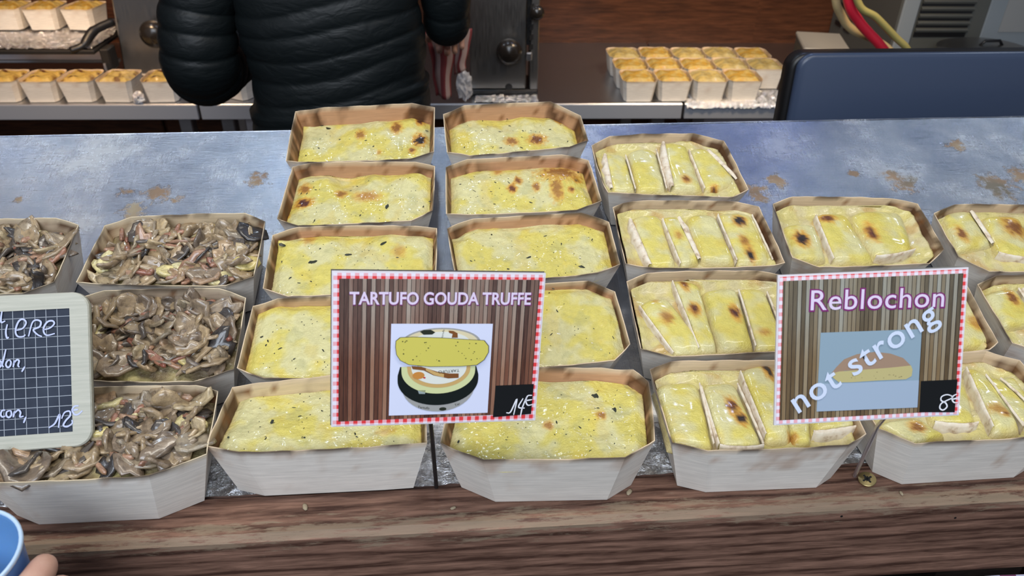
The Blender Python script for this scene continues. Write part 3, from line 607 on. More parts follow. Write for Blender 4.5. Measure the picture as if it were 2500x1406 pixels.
def fill_gouda(d, root, seed):
    rim, dep = d['rim'], d['dep'] / 1000; h0 = HT - dep
    md = d.get('md', []); sp = d.get('sp', []); rnd = random.Random(seed)
    def height(x, y, e):
        z = 0.0015 * nz(x * 34 + seed, y * 34) + 0.00065 * nz(x * 85, y * 85 + seed, 1) + 0.00055 * nz(x * 210, y * 210 + seed, 1) + 0.0003 * nz(x * 420, y * 420 + seed, 1)
        z += 0.0028 * sm(0, 0.010, e) - 0.002 + 0.0030 * nz(x * 16 + seed * 2, y * 16)
        for mx, my, r, hh in md:
            q = math.hypot(x * 1000 - mx, y * 1000 - my) / r
            if q < 1: z += hh / 1000 * (1 - q * q) ** 2
        if y > 0.02: z += 0.004 * max(0, nz(x * 40 + seed * 4, 7)) * sm(0.02, 0.045, y)
        return z
    def color(x, y, e):
        t = sm(0.30, 0.72, 0.5 + 0.75 * fb(x * 26 + seed, y * 26 + 3, 2, 4))
        c = cmix(YEL, PALE, t)
        g = sm(0.55, 0.9, 0.42 + 0.8 * fb(x * 40 - seed, y * 40, 6, 3)); c = cmix(c, GOLD, 0.3 * g)
        g = sm(0.62, 0.95, 0.45 + 0.8 * fb(x * 60 - seed, y * 60, 9, 3)); c = cmix(c, (0.42, 0.43, 0.20), 0.32 * g)
        if e < 0.006: c = cmix(c, (0.66, 0.40, 0.09), 0.5 * sm(0.006, 0.0, e) * (0.5 + nz(x * 30, y * 30, seed)))
        return spot_col(c, x, y, sp, seed)
    surface(rim, dep, 130, 78, height, color, 'cheese_topping', root, M_cheese)
    fleck_mesh(d.get('fl', [[0, 0]]), d.get('big', []), lambda x, y: h0 + height(x, y, 0.02), 'truffle_flecks', root)

def slice_mesh(q, code, seed, spots, root, z0, z1):
    """a melted slab over the quad q (BL, BR, FR, FL in mm) with a rind strip along the sides named in code"""
    mx_, my_ = sum(p[0] for p in q) / 4, sum(p[1] for p in q) / 4
    q = [((mx_ + (x - mx_) * 1.10) / 1000, (my_ + (y - my_) * 1.06) / 1000) for x, y in q]
    nu, nv = 22, 34; V = []; C = []; F = []
    def base(u, v):   # u 0..1 left-right, v 0 back .. 1 front
        rb = 0.10 * (1 - math.sqrt(max(0, 1 - (2 * u - 1) ** 2 * 0.9)))
        vv = lerp(rb, 1 - rb * 0.6, v)
        x = lerp(lerp(q[0][0], q[1][0], u), lerp(q[3][0], q[2][0], u), vv)
        y = lerp(lerp(q[0][1], q[1][1], u), lerp(q[3][1], q[2][1], u), vv)
        return x, y
    def top(u, v):
        a = abs(2 * u - 1); b = abs(2 * v - 1)
        return (1 - a ** 5.5) ** 0.6 * (1 - b ** 9) ** 0.55
    rnd = random.Random(seed); sag = rnd.uniform(0.0, 0.0015)
    for j in range(nv + 1):
        v = 0.5 - 0.5 * math.cos(math.pi * j / nv)
        for i in range(nu + 1):
            u = 0.5 - 0.5 * math.cos(math.pi * i / nu)
            x, y = base(u, v)
            t = top(u, v)
            wob = 0.0012 * nz(x * 50 + seed, y * 50)
            x += 0.0011 * nz(y * 55 + seed, i * .1); y += 0.0012 * nz(x * 55, seed)
            z = lerp(z0, z1 + wob + 0.0005 * nz(x * 140, y * 140, seed) + 0.0003 * nz(x * 330, y * 330, seed) - sag * math.sin(math.pi * v), t)
            V.append((x, y, z))
            c = cmix(YEL, PALE, sm(0.3, 0.7, 0.5 + 0.75 * fb(x * 30 + seed, y * 30, 2, 4)))
            g = sm(0.55, 0.95, 0.45 + 0.8 * fb(x * 45 - seed, y * 45, 6, 3)); c = cmix(c, GOLD, 0.35 * g)
            if t < 0.9: c = cmix(c, (0.70, 0.58, 0.32), 0.7 * sm(0.9, 0.4, t))
            C.append(spot_col(c, x, y, spots, seed))
    W = nu + 1
    for j in range(nv):
        for i in range(nu):
            a = j * W + i; F.append((a, a + W, a + W + 1, a + 1))
    ring = list(range(W)) + [j * W + nu for j in range(1, nv + 1)] + [nv * W + i for i in range(nu - 1, -1, -1)] + [j * W for j in range(nv - 1, 0, -1)]
    F.append(tuple(ring))
    o = obj('cheese_slice', V, F, M_cheese, root, True, C)
    for ch in code:
        wd = {'l': 0.0019, 'r': 0.0022, 'L': 0.0072, 'R': 0.0058, 'f': 0.0028}[ch]
        n = 26; V = []; F = []
        for k in range(n + 1):
            v = 0.04 + 0.93 * k / n
            if ch == 'f': u_, v_ = 0.04 + 0.92 * k / n, 0.985
            else: u_, v_ = (0.03 if ch in 'lL' else 0.97), v
            x, y = base(u_, v_)
            if ch == 'f': nx_, ny_ = 0, -1
            else: nx_, ny_ = (-1 if ch in 'lL' else 1), 0.15
            tw = wd * (0.75 + 0.55 * nz(k * 0.21, seed, ord(ch))) * (min(1, 5 * min(k, n - k) / n) * 0.8 + 0.2)
            zt = z1 - 0.0004 + 0.0006 * nz(k * .3, seed)
            inn = 0.0012 if ch in 'lrf' else 0.003
            pts = [(-inn, zt - 0.0012), (-inn * .6, zt + 0.0005), (tw * 0.30, zt + 0.0001), (tw * 0.75, zt - 0.0028), (tw * 0.95, lerp(z0, zt, 0.35)), (tw * 0.9, z0)]
            for (d, zz) in pts: V.append((x + nx_ * d, y + ny_ * d, zz))
        for k in range(n):
            for i in range(5):
                a = k * 6 + i; F.append((a, a + 1, a + 7, a + 6))
        obj('rind', V, F, M_rind, o, True)
    return o

def fill_reblochon(d, root, seed):
    rim = d['rim']; dep = 0.017; h0 = HT - dep
    def height(x, y, e): return 0.0030 * nz(x * 40 + seed, y * 40) + 0.0016 * nz(x * 110, y * 110 + seed, 1) + 0.0006 * nz(x * 300, y * 300 + seed, 1) + 0.005 * sm(0.012, 0.0, e) + 0.002
    def color(x, y, e):
        c = cmix((0.66, 0.58, 0.32), (0.68, 0.60, 0.24), sm(0.3, 0.7, 0.5 + 0.7 * fb(x * 40 + seed, y * 40, 2, 4)))
        return cmix(c, (0.52, 0.30, 0.07), 0.6 * sm(0.6, 0.95, 0.45 + 0.8 * fb(x * 45 - seed, y * 45, 6, 3)))
    surface(rim, dep, 90, 54, height, color, 'potato_filling', root, M_cheese)
    for k, (q, code) in enumerate(d['sl']):
        slice_mesh(q, code, seed * 7 + k * 1.37, d.get('ss', []), root, h0 - 0.003, HT - 0.0062 + 0.0016 * (k % 3) - (0.001 if k % 2 else 0))

# mushroom and bacon pieces: shared meshes
def sheet_piece(name, outline_fn, seed, size, curl, thick, material):
    """a curled slice with thickness, 'nr' rings by 'na' spokes"""
    na, nr = 12, 3; V = []; F = []; rnd = random.Random(seed)
    ph = rnd.uniform(0, 6)
    for s in (1, -1):
        V.append((0, 0, s * thick / 2))
        for r in range(1, nr + 1):
            for k in range(na):
                a = 2 * math.pi * k / na; rr = outline_fn(a) * r / nr * size
                x, y = rr * math.cos(a), rr * math.sin(a)
                V.append((x, y, s * thick / 2 * (1.0 if r < nr else 0.55)))
    n = 1 + nr * na
    out = []
    for x, y, z in V:
        z += 0.14 * size * math.sin(x / size * 3.1 + ph) * (abs(y) / size) + 0.12 * size * nz(x / size * 2.4 + seed, y / size * 2.4)
        if curl:
            R_ = size / curl; a = x / R_; x, z = (R_ - z) * math.sin(a), R_ - (R_ - z) * math.cos(a)
        out.append((x, y, z))
    for s, o in ((0, 0), (1, n)):
        for k in range(na):
            q = (k + 1) % na
            t = (o, o + 1 + k, o + 1 + q); F.append(t if s == 0 else t[::-1])
            for r in range(nr - 1):
                a, b = o + 1 + r * na + k, o + 1 + r * na + q
                t = (a, a + na, b + na, b); F.append(t if s == 0 else t[::-1])
    e = 1 + (nr - 1) * na
    for k in range(na):
        q = (k + 1) % na; F.append((e + k, n + e + k, n + e + q, e + q))
    me = bpy.data.meshes.new(name); me.from_pydata(out, [], F); me.polygons.foreach_set('use_smooth', [True] * len(me.polygons)); me.materials.append(material)
    return me
def cap_outline(a):      # mushroom section: round cap with a stem
    c = math.cos(a - math.pi / 2); base = 1.0 + 0.1 * math.cos(2 * a)
    if c < -0.55: return 1.15
    if c < -0.2: return 0.62
    return base
MUSH = [sheet_piece('mushroom_slice', cap_outline if k % 2 else (lambda a, k=k: 1 + 0.22 * math.cos(2 * a + k) + 0.1 * math.sin(3 * a)), k, 0.0120 + 0.0020 * (k % 3), [0.3, 0.7, 1.3, 0.5, 1.0, 0.2, 1.7, 0.6][k], 0.0036, M_mush) for k in range(8)]
BACON = [sheet_piece('bacon_bit', lambda a, k=k: 1 / max(abs(math.cos(a)) / 1.25, abs(math.sin(a)) / 0.55) ** 1 * 0.75, 20 + k, 0.0088, [0.4, 0.7, 0.2][k], 0.0046, M_bacon) for k in range(3)]
CHUNK = [sheet_piece('cheese_chunk', lambda a, k=k: 1 + 0.2 * math.cos(2 * a + k), 40 + k, 0.0105, 0.3, 0.005, M_chunk) for k in range(2)]

def fill_mushroom(d, root, seed):
    rim, dep = d['rim'], 0.013 + (0.004 if d['inc'] else 0); h0 = HT - dep; rnd = random.Random(seed)
    def height(x, y, e): return 0.0035 * fb(x * 45 + seed, y * 45, 0, 3) + 0.005 * sm(0, 0.03, e)
    def color(x, y, e):
        c = cmix((0.24, 0.18, 0.10), (0.46, 0.38, 0.18), sm(0.3, 0.7, 0.5 + 0.7 * fb(x * 50 + seed, y * 50, 2, 4)))
        return cmix(c, (0.66, 0.58, 0.26), sm(0.66, 0.9, 0.45 + 0.9 * fb(x * 30 - seed, y * 30, 6, 3)))
    surface(rim, dep, 60, 40, height, color, 'mushroom_sauce', root, M_mush_base)
    P = poly_at(rim, HT - 0.008)
    zlow = lambda x, y: d['inc'] == 0 and x < 0.012 and y > -0.04
    def put(me, x, y, zup, tilt, big=1.0):
        o = bpy.data.objects.new(me.name.split('.')[0], me); col.objects.link(o); o.parent = root
        e = min(abs(x - a) for a in xspan(P, y)) if True else 1
        z = h0 + height(x, y, 0.02) + zup
        o.location = (x, y, z); o.rotation_euler = (rnd.gauss(0, tilt), rnd.gauss(0, tilt), rnd.uniform(0, 6.28))
        s = rnd.uniform(0.8, 1.2) * big; o.scale = (s * rnd.uniform(0.95, 1.4), s * rnd.uniform(0.5, 1.0), s)
    rows = 9; colsn = 15
    for j in range(rows):
        for i in range(colsn):
            y = lerp(-0.037, 0.040, (j + 0.5) / rows) + rnd.uniform(-0.003, 0.003)
            xa, xb = xspan(P, y + math.copysign(0.011, y)); xa += 0.009; xb -= 0.009
            if xb <= xa: continue
            x = lerp(xa, xb, (i + 0.5 + rnd.uniform(-.4, .4)) / colsn)
            t = rnd.random()
            red = nz(x * 38 + seed * 3, y * 38, 5)
            if t < 0.16 + 0.35 * max(0, red): put(rnd.choice(BACON), x, y, rnd.uniform(0.0045, 0.0075) - (0.003 if zlow(x, y) else 0), 0.25)
            elif t > 0.955: put(rnd.choice(CHUNK), x, y, rnd.uniform(0.003, 0.005), 0.2)
            else: put(rnd.choice(MUSH), x, y, rnd.uniform(0.0015, 0.0065) - (0.003 if zlow(x, y) else 0), 0.36 if not zlow(x, y) else 0.2, 1.0)

TRAYS['T41']['sl'] += [[[[38, 30], [60, 28], [66, -30], [44, -34]], 'r'], [[[-60, 34], [-34, 32], [-30, -10], [-56, -12]], 'l']]
TRAYS['T53']['sl'] += [[[[18, 30], [38, 30], [46, -36], [26, -38]], 'r'], [[[44, 28], [66, 26], [72, -24], [52, -32]], 'l']]
TRAYS['T52']['sl'] += [[[[22, 34], [46, 34], [52, -36], [28, -38]], 'r'], [[[52, 32], [70, 28], [74, -22], [58, -32]], 'l']]
LABELS = {
 'T15': 'truffle cheese bake in a birch tray, the one with a charred black blister',
 'T14': 'truffle bake tray with red brown blisters, directly before the one with the black blister',
 'T13': 'truffle bake tray with large dark flecks, above the left end of the gouda sign',
 'T12': 'pale yellow truffle bake tray, right half hidden by the gouda sign',
 'T11': 'front row truffle bake tray with a scorched left wall, below the gouda sign',
 'T25': 'rearmost truffle bake tray with two orange spots, beside the black blister tray',
 'T24': 'birch tray of truffle bake with a large browned swelling on its right end',
 'T23': 'smooth yellow truffle bake tray above the right end of the gouda sign',
 'T22': 'plain yellow truffle bake tray, left half hidden by the gouda sign',
 'T21': 'front row truffle bake tray with two small orange spots, below the gouda price',
 'T34': 'birch tray of reblochon slices alone on the steel sheet, rearmost of the reblochon trays',
 'T33': 'tray of reblochon slices with two dark burnt patches on its last slice',
 'T32': 'tray of four plump brown spotted reblochon slices, left of the reblochon sign',
 'T31': 'front row tray of reblochon slices with one long dark burnt patch',
 'T43': 'tray of reblochon slices with a burnt left slice, just behind the reblochon sign',
 'T42': 'birch tray of reblochon slices almost wholly hidden behind the reblochon sign',
 'T41': 'front row tray of golden reblochon slices, below the reblochon price',
 'T53': 'birch tray of reblochon with a white triangular rind piece, rear tray at the right end',
 'T52': 'scorched tray of reblochon slices, cut by the frame right of the reblochon sign',
 'MA': 'rearmost whole mushroom and bacon tray, with a wide pale back wall',
 'MB': 'mushroom and bacon tray with a charred back rim, right beside the chalkboard',
 'MC': 'front row birch tray of mushroom and bacon bake, below and right of the chalkboard',
 'MZ': 'mushroom and bacon tray with a scorched dark wall, behind the chalkboard top',
}
for k, (nm, d) in enumerate(TRAYS.items()):
    kind = 'm' if nm[0] == 'M' else ('g' if nm[1] in '12' else 'r')
    root = empty('cheese_tray' if kind != 'm' else 'mushroom_tray', [v / 1000 for v in d['o']], (R(15) if d['inc'] else 0, 0, 0))
    if d['inc']: root.location = Vector(root.location) + PN * 0.0012
    else: root.location = Vector(root.location) + Vector((0, 0, 0.0006))
    tag(root, LABELS[nm], 'tray of food', {'g': 'truffle gouda trays', 'r': 'reblochon trays', 'm': 'mushroom and bacon trays'}[kind])
    seed = 3.7 * k + 1.3
    tray_body(d['rim'], kind, seed, root, pale={'T11': 0.85, 'T12': 0.35, 'T31': 0.3, 'T41': 0.2, 'MA': 0.4, 'MC': 0.2}.get(nm, 0.0))
    {'g': fill_gouda, 'r': fill_reblochon, 'm': fill_mushroom}[kind](d, root, k + 1)

# ------------------------------------------------------------------ rear trays (baked ends seen across the aisle)
def fill_plain(root, seed, base, hi, brown):
    def height(x, y, e): return 0.004 * fb(x * 40 + seed, y * 40, 0, 3) + 0.011 * sm(0, 0.02, e) + 0.003 * nz(x * 60, y * 60, seed)
    def color(x, y, e):
        c = cmix(base, hi, sm(0.3, 0.7, 0.5 + 0.75 * fb(x * 45 + seed, y * 45, 2, 3)))
        return cmix(c, (0.10, 0.03, 0.01), brown * sm(0.55, 0.9, 0.46 + 0.8 * fb(x * 40 - seed, y * 40, 6, 3)))
    return surface(MODEL, 0.007, 36, 24, height, color, 'cheese_topping', root, M_cheese)
def rear_tray(seed, base, hi, brown):
    root = empty('baked_tray')
    tray_body(MODEL, 'r', seed, root, 0.014, 0.5); fill_plain(root, seed, base, hi, brown)
    return root
def copy_tree(o, parent=None):
    c = o.copy(); col.objects.link(c)
    if parent: c.parent = parent
    for ch in [x for x in o.children]: copy_tree(ch, c)
    return c
protoA = [rear_tray(50, (0.50, 0.30, 0.05), (0.50, 0.37, 0.12), 0.25), rear_tray(61, (0.48, 0.36, 0.12), (0.46, 0.38, 0.17), 0.2)]
protoB = [rear_tray(73, (0.52, 0.37, 0.10), (0.50, 0.33, 0.08), 1.0), rear_tray(84, (0.50, 0.36, 0.1), (0.48, 0.35, 0.12), 0.85)]
used = set()
def place(proto, loc, rot, label, group):
    o = proto if proto.name not in used else copy_tree(proto)
    used.add(proto.name); used.add(o.name)
    o.location = loc; o.rotation_euler = rot
    tag(o, label, 'tray of food', group); return o
ORD = ['first', 'second', 'third', 'fourth', 'fifth', 'sixth']
ROWN = ['front', 'middle', 'back']
for j in range(3):
    for i in range(4 if j == 0 else 5):
        p = rear(0.470 + 0.0955 * i - 0.004 * j, 0.054 + 0.1045 * j + 0.004 * (i % 2), 0.0015)
        place(protoA[0 if (i < 2 and j < 2) or (i + j) % 3 == 0 else 1], p, (0, 0, R(90 - 2.6 + 2 * nz(i * 3.3, j * 2.7))), '%s baked tray of the %s row on the rear counter, counted from the melter side' % (ORD[i], ROWN[j]), 'baked trays stacked on the rear counter')
for i, x in enumerate((-1.213, -1.114, -1.016, -0.916, -0.802)):
    p = rear(x, 0.056, 0.0015)
    place(protoB[0 if i != 3 else 1], p, (0, 0, R(90 - 2.6 + (0, 1, 0, -2, 3)[i])), ['browned baked tray under the grill rack, cut by the left frame edge', 'browned baked tray under the grill rack, next to the one cut by the frame', 'browned baked tray under the grill rack, with a dark line of char across its top', 'yellow baked tray below the machine knob, beside a small wad of foil', 'yellow baked tray half hidden behind the bent elbow of the dark jacket'][i], 'browned trays on the rear counter')
p = rear(-0.600, 0.075, 0.0015)
place(protoB[1], p, (0, 0, R(60)), 'browned tray seen in the gap between the dark sleeve and the jacket', 'browned trays on the rear counter')
# ------------------------------------------------------------------ rear counter: three steel tables
def rear_table(x0, x1, label, drawer=None):
    root = empty('steel_table', RO.translation, (0, 0, R(-2.6))); tag(root, label, 'table', 'steel tables of the rear counter')
    cx = (x0 + x1) / 2; w = x1 - x0
    MB().box((cx, 0.29, -0.021), (w, 0.58, 0.042), bev=0.003).build('table_top', M_steel, root)
    MB().box((cx, -0.001, -0.021), (w - 0.004, 0.004, 0.041), bev=0.0015).build('front_lip', M_lit_lip, root)
    for xx in (x0 + 0.055, x1 - 0.055):
        for yy in (0.05, 0.53): MB().box((xx, yy, -0.458), (0.036, 0.036, 0.832), bev=0.003).build('leg', M_steel, root)
    MB().box((cx, 0.29, -0.60), (w - 0.15, 0.46, 0.02), bev=0.002).build('undershelf', M_steel, root)
    if drawer:
        a, b = drawer
        MB().box(((a + b) / 2, 0.25, -0.11), (b - a, 0.44, 0.13), bev=0.004).build('drawer', M_alu, root)
    return root
rear_table(-2.05, -0.706, 'stainless steel table carrying the browned trays and the grill rack')
rear_table(-0.702, 0.590, 'stainless steel table behind the person in the dark jacket', (-0.60, -0.50))
rear_table(0.594, 2.10, 'stainless steel table under the crumpled foil and the grey oven', (0.66, 0.95))

# raclette machines
def column_machine(name, loc, w, h, label):
    root = empty(name, loc, (0, 0, R(-2.6))); tag(root, label, 'machine'); return root
mr = column_machine('cheese_melter', rear(0.108, 0.068, 0.001), 0.185, 0.6, 'stainless column of a cheese melter with a toothed slot, beside the bare wood wall')
MB().box((-0.016, 0.06, 0.315), (0.152, 0.12, 0.60), bev=0.004).build('column', M_steel_dark, mr)
MB().box((0.081, 0.06, 0.315), (0.022, 0.12, 0.60), bev=0.002).build('side_rail', M_steel_dark, mr)
MB().box((0.0, 0.062, 0.0075), (0.186, 0.13, 0.015), bev=0.003).build('base_foot', M_black, mr)
MB().box((0.065, 0.05, 0.385), (0.013, 0.09, 0.50)).build('slot', M_black, mr)
for k in range(9):
    MB().poly([(0, 0), (0.009, 0.006), (0.009, -0.008), (0, -0.012)], -0.002, 0.004).build('tooth', M_black_metal, mr).matrix_local = Matrix.Translation((0.067, -0.001, 0.135 + 0.026 * k)) @ Matrix.Rotation(R(90), 4, 'X')
def knob(parent, loc, r, material, name='knob'):
    prof = [(0.0005, 0.0), (r * 0.35, 0.0), (r * 0.35, r * 0.4)] + [(r * math.sin(a), r * 1.15 - r * 0.8 * math.cos(a)) for a in [0.6 + 0.25 * i for i in range(9)]] + [(0.0005, r * 1.92)]
    o = MB().lathe(prof, 28, rot=Matrix.Rotation(R(90), 3, 'X')).build(name, material, parent, True); o.location = loc; return o
M_dark_knob, _, _ = mat('dark_bakelite', (0.018, 0.015, 0.013), 0.22)
knob(mr, (0.012, -0.001, 0.130), 0.034, M_dark_knob, 'knob')
knob(mr, (0.083, -0.012, 0.228), 0.019, M_dark_knob, 'top_knob')
MB().tube([(0.013, -0.0008, 0.022), (0.013, 0.004, 0.022)], 0.010, 20).build('bolt_hole', M_black, mr)
MB().box((0.0665, -0.006, 0.108), (0.016, 0.012, 0.022), bev=0.003).build('clamp', M_steel, mr)

ml = column_machine('cheese_melter', rear(-0.892, 0.195, 0.008), 0.15, 0.6, 'dim steel column with a round black knob, beside the left sleeve')
ml.rotation_euler = (0, R(5), R(-2.6))
MB().box((0, 0.06, 0.305), (0.148, 0.12, 0.60), bev=0.005).build('column', M_steel_dark, ml)
MB().box((0, 0.06, 0.006), (0.17, 0.14, 0.010), bev=0.003).build('base_foot', M_steel_dark, ml)
knob(ml, (0.042, -0.001, 0.138), 0.037, M_dark_knob)

# grill rack with its trays on foil
gr = empty('grill_rack', rear(-1.20, 0.0, 0.0), (0, 0, R(-2.6))); tag(gr, 'black grill rack with a pale metal front bar, holding foil and baked trays', 'grill')
MB().box((-0.27, 0.265, 0.107), (0.97, 0.33, 0.012), bev=0.003).build('shelf', M_black_metal, gr)
MB().box((-0.255, 0.178, 0.079), (0.97, 0.022, 0.030), bev=0.004).build('front_bar', M_alu, gr)
MB().box((-0.255, 0.190, 0.058), (0.98, 0.02, 0.010), bev=0.002).build('lower_rail', M_steel, gr)
MB().box((0.225, 0.155, 0.076), (0.024, 0.05, 0.060), bev=0.003).build('bracket', M_black_metal, gr)
MB().box((0.220, 0.128, 0.058), (0.006, 0.004, 0.022)).build('bracket_slot', M_alu, gr)
MB().tube(smooth_path([(0.155, 0.10, 0.112), (0.185, 0.115, 0.122), (0.205, 0.15, 0.150), (0.245, 0.19, 0.165)]), [0.010] * 7 + [0.013] * 6 + [0.011] * 6, 12).build('lever', M_black, gr, True)
for yy in (0.20, 0.42):
    for xx in (0.200, -0.72): MB().box((xx, yy, 0.050), (0.014, 0.014, 0.100)).build('foot', M_black_metal, gr)

def foil_patch(name, x0, x1, y0, y1, nx, ny, amp, label, zf=None, fr=60):
    V = []; F = []
    for j in range(ny + 1):
        for i in range(nx + 1):
            x = lerp(x0, x1, i / nx); y = lerp(y0, y1, j / ny)
            V.append(tuple(rear(x + 0.004 * nz(x * 80, y * 80, 1), y + 0.003 * nz(x * 80, y * 80, 5), (zf(x, y) if zf else 0.001) + amp * abs(fb(x * fr, y * fr, 2, 3)))))
    for j in range(ny):
        for i in range(nx):
            a = j * (nx + 1) + i; F.append((a, a + 1, a + nx + 2, a + nx + 1))
    o = obj(name, V, F, M_foil); tag(o, label, 'foil'); return o
foil_patch('foil_sheet', -1.75, -0.990, 0.104, 0.40, 130, 44, 0.008, 'crumpled foil spread over the grill rack under the upper baked trays', lambda x, y: 0.1145, 55)
foil_patch('foil_sheet', 0.60, 0.90, -0.010, 0.10, 80, 30, 0.010, 'crumpled foil hanging over the rear counter edge beside the dark blue screen', lambda x, y: 0.0003 if y > -0.003 else 0.0003 + (y + 0.003) * 1.6, 70)
foil_patch('foil_scrap', 0.03, 0.198, 0.004, 0.060, 40, 16, 0.008, 'flat crinkled scrap of foil on the steel table at the foot of the toothed machine', None, 45)

def wad(loc, rx, rz, material, label, name, cat, seed):
    V = []; F = []; nu, nv = 22, 14
    for j in range(nv + 1):
        ph = math.pi * j / nv
        for i in range(nu):
            th = 2 * math.pi * i / nu
            d = Vector((math.sin(ph) * math.cos(th), math.sin(ph) * math.sin(th), math.cos(ph)))
            k = 1 + 0.35 * fb(d.x * 2.2 + seed, d.y * 2.2, d.z * 2.2, 3)
            V.append((d.x * rx * k, d.y * rx * k, d.z * rz * k))
    for j in range(nv):
        for i in range(nu):
            a = j * nu + i; b = j * nu + (i + 1) % nu; F.append((a, a + nu, b + nu, b))
    o = obj(name, V, F, material); o.location = loc; tag(o, label, cat); return o
wad(rear(-0.859, 0.012, 0.013), 0.016, 0.015, M_foil, 'small wad of foil between two browned trays on the rear counter', 'foil_wad', 'foil', 2.0)
M_wrap, nt, b = mat('clear_wrap', (0.85, 0.87, 0.92), 0.12, 0.0); b.inputs['Transmission Weight'].default_value = 0.55; b.inputs['Coat Weight'].default_value = 0.6
wad(rear(0.001, 0.022, 0.042), 0.021, 0.036, M_wrap, 'crumpled clear plastic wrap standing below the hanging striped towel', 'plastic_wrap', 'plastic wrap', 5.3)

for i, (x, rz, lb) in enumerate(((-1.285, 90, 'baked tray on the grill rack foil, cut by the frame edge'), (-1.185, 90, 'golden baked tray in the middle of the upper foil on the grill rack'), (-1.077, 82, 'golden baked tray at the right end of the grill rack foil, its long side showing'))):
    place(protoA[0], rear(x, 0.300, 0.1235), (0, 0, R(rz - 2.6)), lb, 'baked trays on the grill rack')

# striped towel held by the person
M_towel, nt, b = mat('towel', rough=0.85); N = NT(nt)
uv = N.n('ShaderNodeUVMap').outputs[0]; sx = N.n('ShaderNodeSeparateXYZ'); N.l(uv, sx.inputs[0])
s1 = N.math('FRACT', N.math('MULTIPLY', sx.outputs[0], 2.2))
stripe = N.math('LESS_THAN', s1, 0.42)
N.l(N.mix(stripe, (0.46, 0.34, 0.32), (0.26, 0.05, 0.055)), b.inputs['Base Color'])
N.bump(N.noise(N.obj(), 300, 3), 0.4, 0.002, b)
tw = bpy.data.meshes.new('towel'); V = []; F = []; UV = []
def cloth(top, bot, folds, depth, y, seed):
    n0 = len(V); nu, nv = 24, 16
    for j in range(nv + 1):
        for i in range(nu + 1):
            u, v = i / nu, j / nv
            a = Vector((lerp(top[0][0], top[1][0], u), 0, lerp(top[0][1], top[1][1], u))); c = Vector((lerp(bot[0][0], bot[1][0], u), 0, lerp(bot[0][1], bot[1][1], u)))
            p = a.lerp(c, v); p.x += 0.012 * math.sin(v * 3 + seed) * (1 - v) + 0.006 * nz(u * 3, v * 3, seed)
            V.append((p.x, y + depth * math.sin(u * math.pi * folds + seed) * (0.5 + 0.5 * v), p.z)); UV.append((u, v))
    for j in range(nv):
        for i in range(nu):
            q = n0 + j * (nu + 1) + i; F.append((q, q + 1, q + nu + 2, q + nu + 1))
cloth([(-0.100, -0.02), (-0.028, -0.02)], [(-0.072, -0.180), (-0.036, -0.186)], 2.2, 0.014, 1.335, 0.4)
cloth([(-0.030, -0.02), (0.010, -0.015)], [(-0.022, -0.132), (0.006, -0.112)], 1.6, 0.010, 1.345, 1.3)
tw.from_pydata(V, [], F); tw.polygons.foreach_set('use_smooth', [True] * len(tw.polygons)); ul = tw.uv_layers.new(name='UVMap')
for lp in tw.loops: ul.data[lp.index].uv = UV[lp.vertex_index]
tw.materials.append(M_towel); towel = bpy.data.objects.new('towel', tw); col.objects.link(towel)
md = towel.modifiers.new('s', 'SOLIDIFY'); md.thickness = 0.003
tag(towel, 'red and white striped towel hanging from the hand beside the dark jacket', 'towel')

# ------------------------------------------------------------------ the person at the rear counter, seen from behind
def skin_body(name, chains, material, parent=None, levels=2, root=0):
    """chains: lists of (point, rx, ry); a point given as an int refers to a vertex already made"""
    V = []; E = []; RD = []
    ids = {}
    for ch in chains:
        prev = None
        for it in ch:
            if isinstance(it, str): k = ids[it]
            else:
                p, rx, ry = it[:3]; k = len(V); V.append(p); RD.append((rx, ry))
                if len(it) > 3: ids[it[3]] = k
            if prev is not None: E.append((prev, k))
            prev = k
    me = bpy.data.meshes.new(name); me.from_pydata([tuple(v) for v in V], E, [])
    o = bpy.data.objects.new(name, me); col.objects.link(o)
    if parent: o.parent = parent
    md = o.modifiers.new('skin', 'SKIN'); md.use_smooth_shade = True
    sv = me.skin_vertices[0].data
    for i, r in enumerate(RD): sv[i].radius = r; sv[i].use_root = (i == root)
    sb = o.modifiers.new('sub', 'SUBSURF'); sb.levels = levels; sb.render_levels = levels
    me.materials.append(material)
    return o
def freeze(o):
    dg = bpy.context.evaluated_depsgraph_get(); me = bpy.data.meshes.new_from_object(o.evaluated_get(dg)); o.modifiers.clear(); o.data = me
    me.polygons.foreach_set('use_smooth', [True] * len(me.polygons)); return o
def hand_chains(w, f, s, up, wrist, curl=0.5, sp=1.0):
    """palm and five fingers: w wrist position, f forward, s thumb side, up back of the hand"""
    w, f, s, up = Vector(w), Vector(f).normalized(), Vector(s).normalized(), Vector(up).normalized()
    ch = [[wrist, (w + f * 0.045, 0.020, 0.016, 'palm' + wrist), (w + f * 0.075, 0.019, 0.014, 'knuckle' + wrist)]]
    for off, L, r in ((0.027, 0.074, 0.0088), (0.009, 0.083, 0.0090), (-0.009, 0.077, 0.0086), (-0.026, 0.060, 0.0076)):
        p = w + f * 0.080 + s * off * sp; pts = ['palm' + wrist, (w + f * 0.062 + s * off * 0.9 * sp, 0.010, 0.010)]
        a = 0.25; d = f
        for seg in (0.42, 0.32, 0.26):
            pts.append((p, r, r)); d = f * math.cos(a) - up * math.sin(a); p = p + d * L * seg; a += curl * 1.3
        pts.append((p, r * 0.85, r * 0.85)); ch.append(pts)
    p = w + f * 0.030 + s * 0.032
    ch.append(['palm' + wrist, (p, 0.012, 0.012), (p + f * 0.026 + s * 0.016 - up * 0.006, 0.0105, 0.0105), (p + f * 0.052 + s * 0.020 - up * 0.016, 0.009, 0.009)])
    return ch
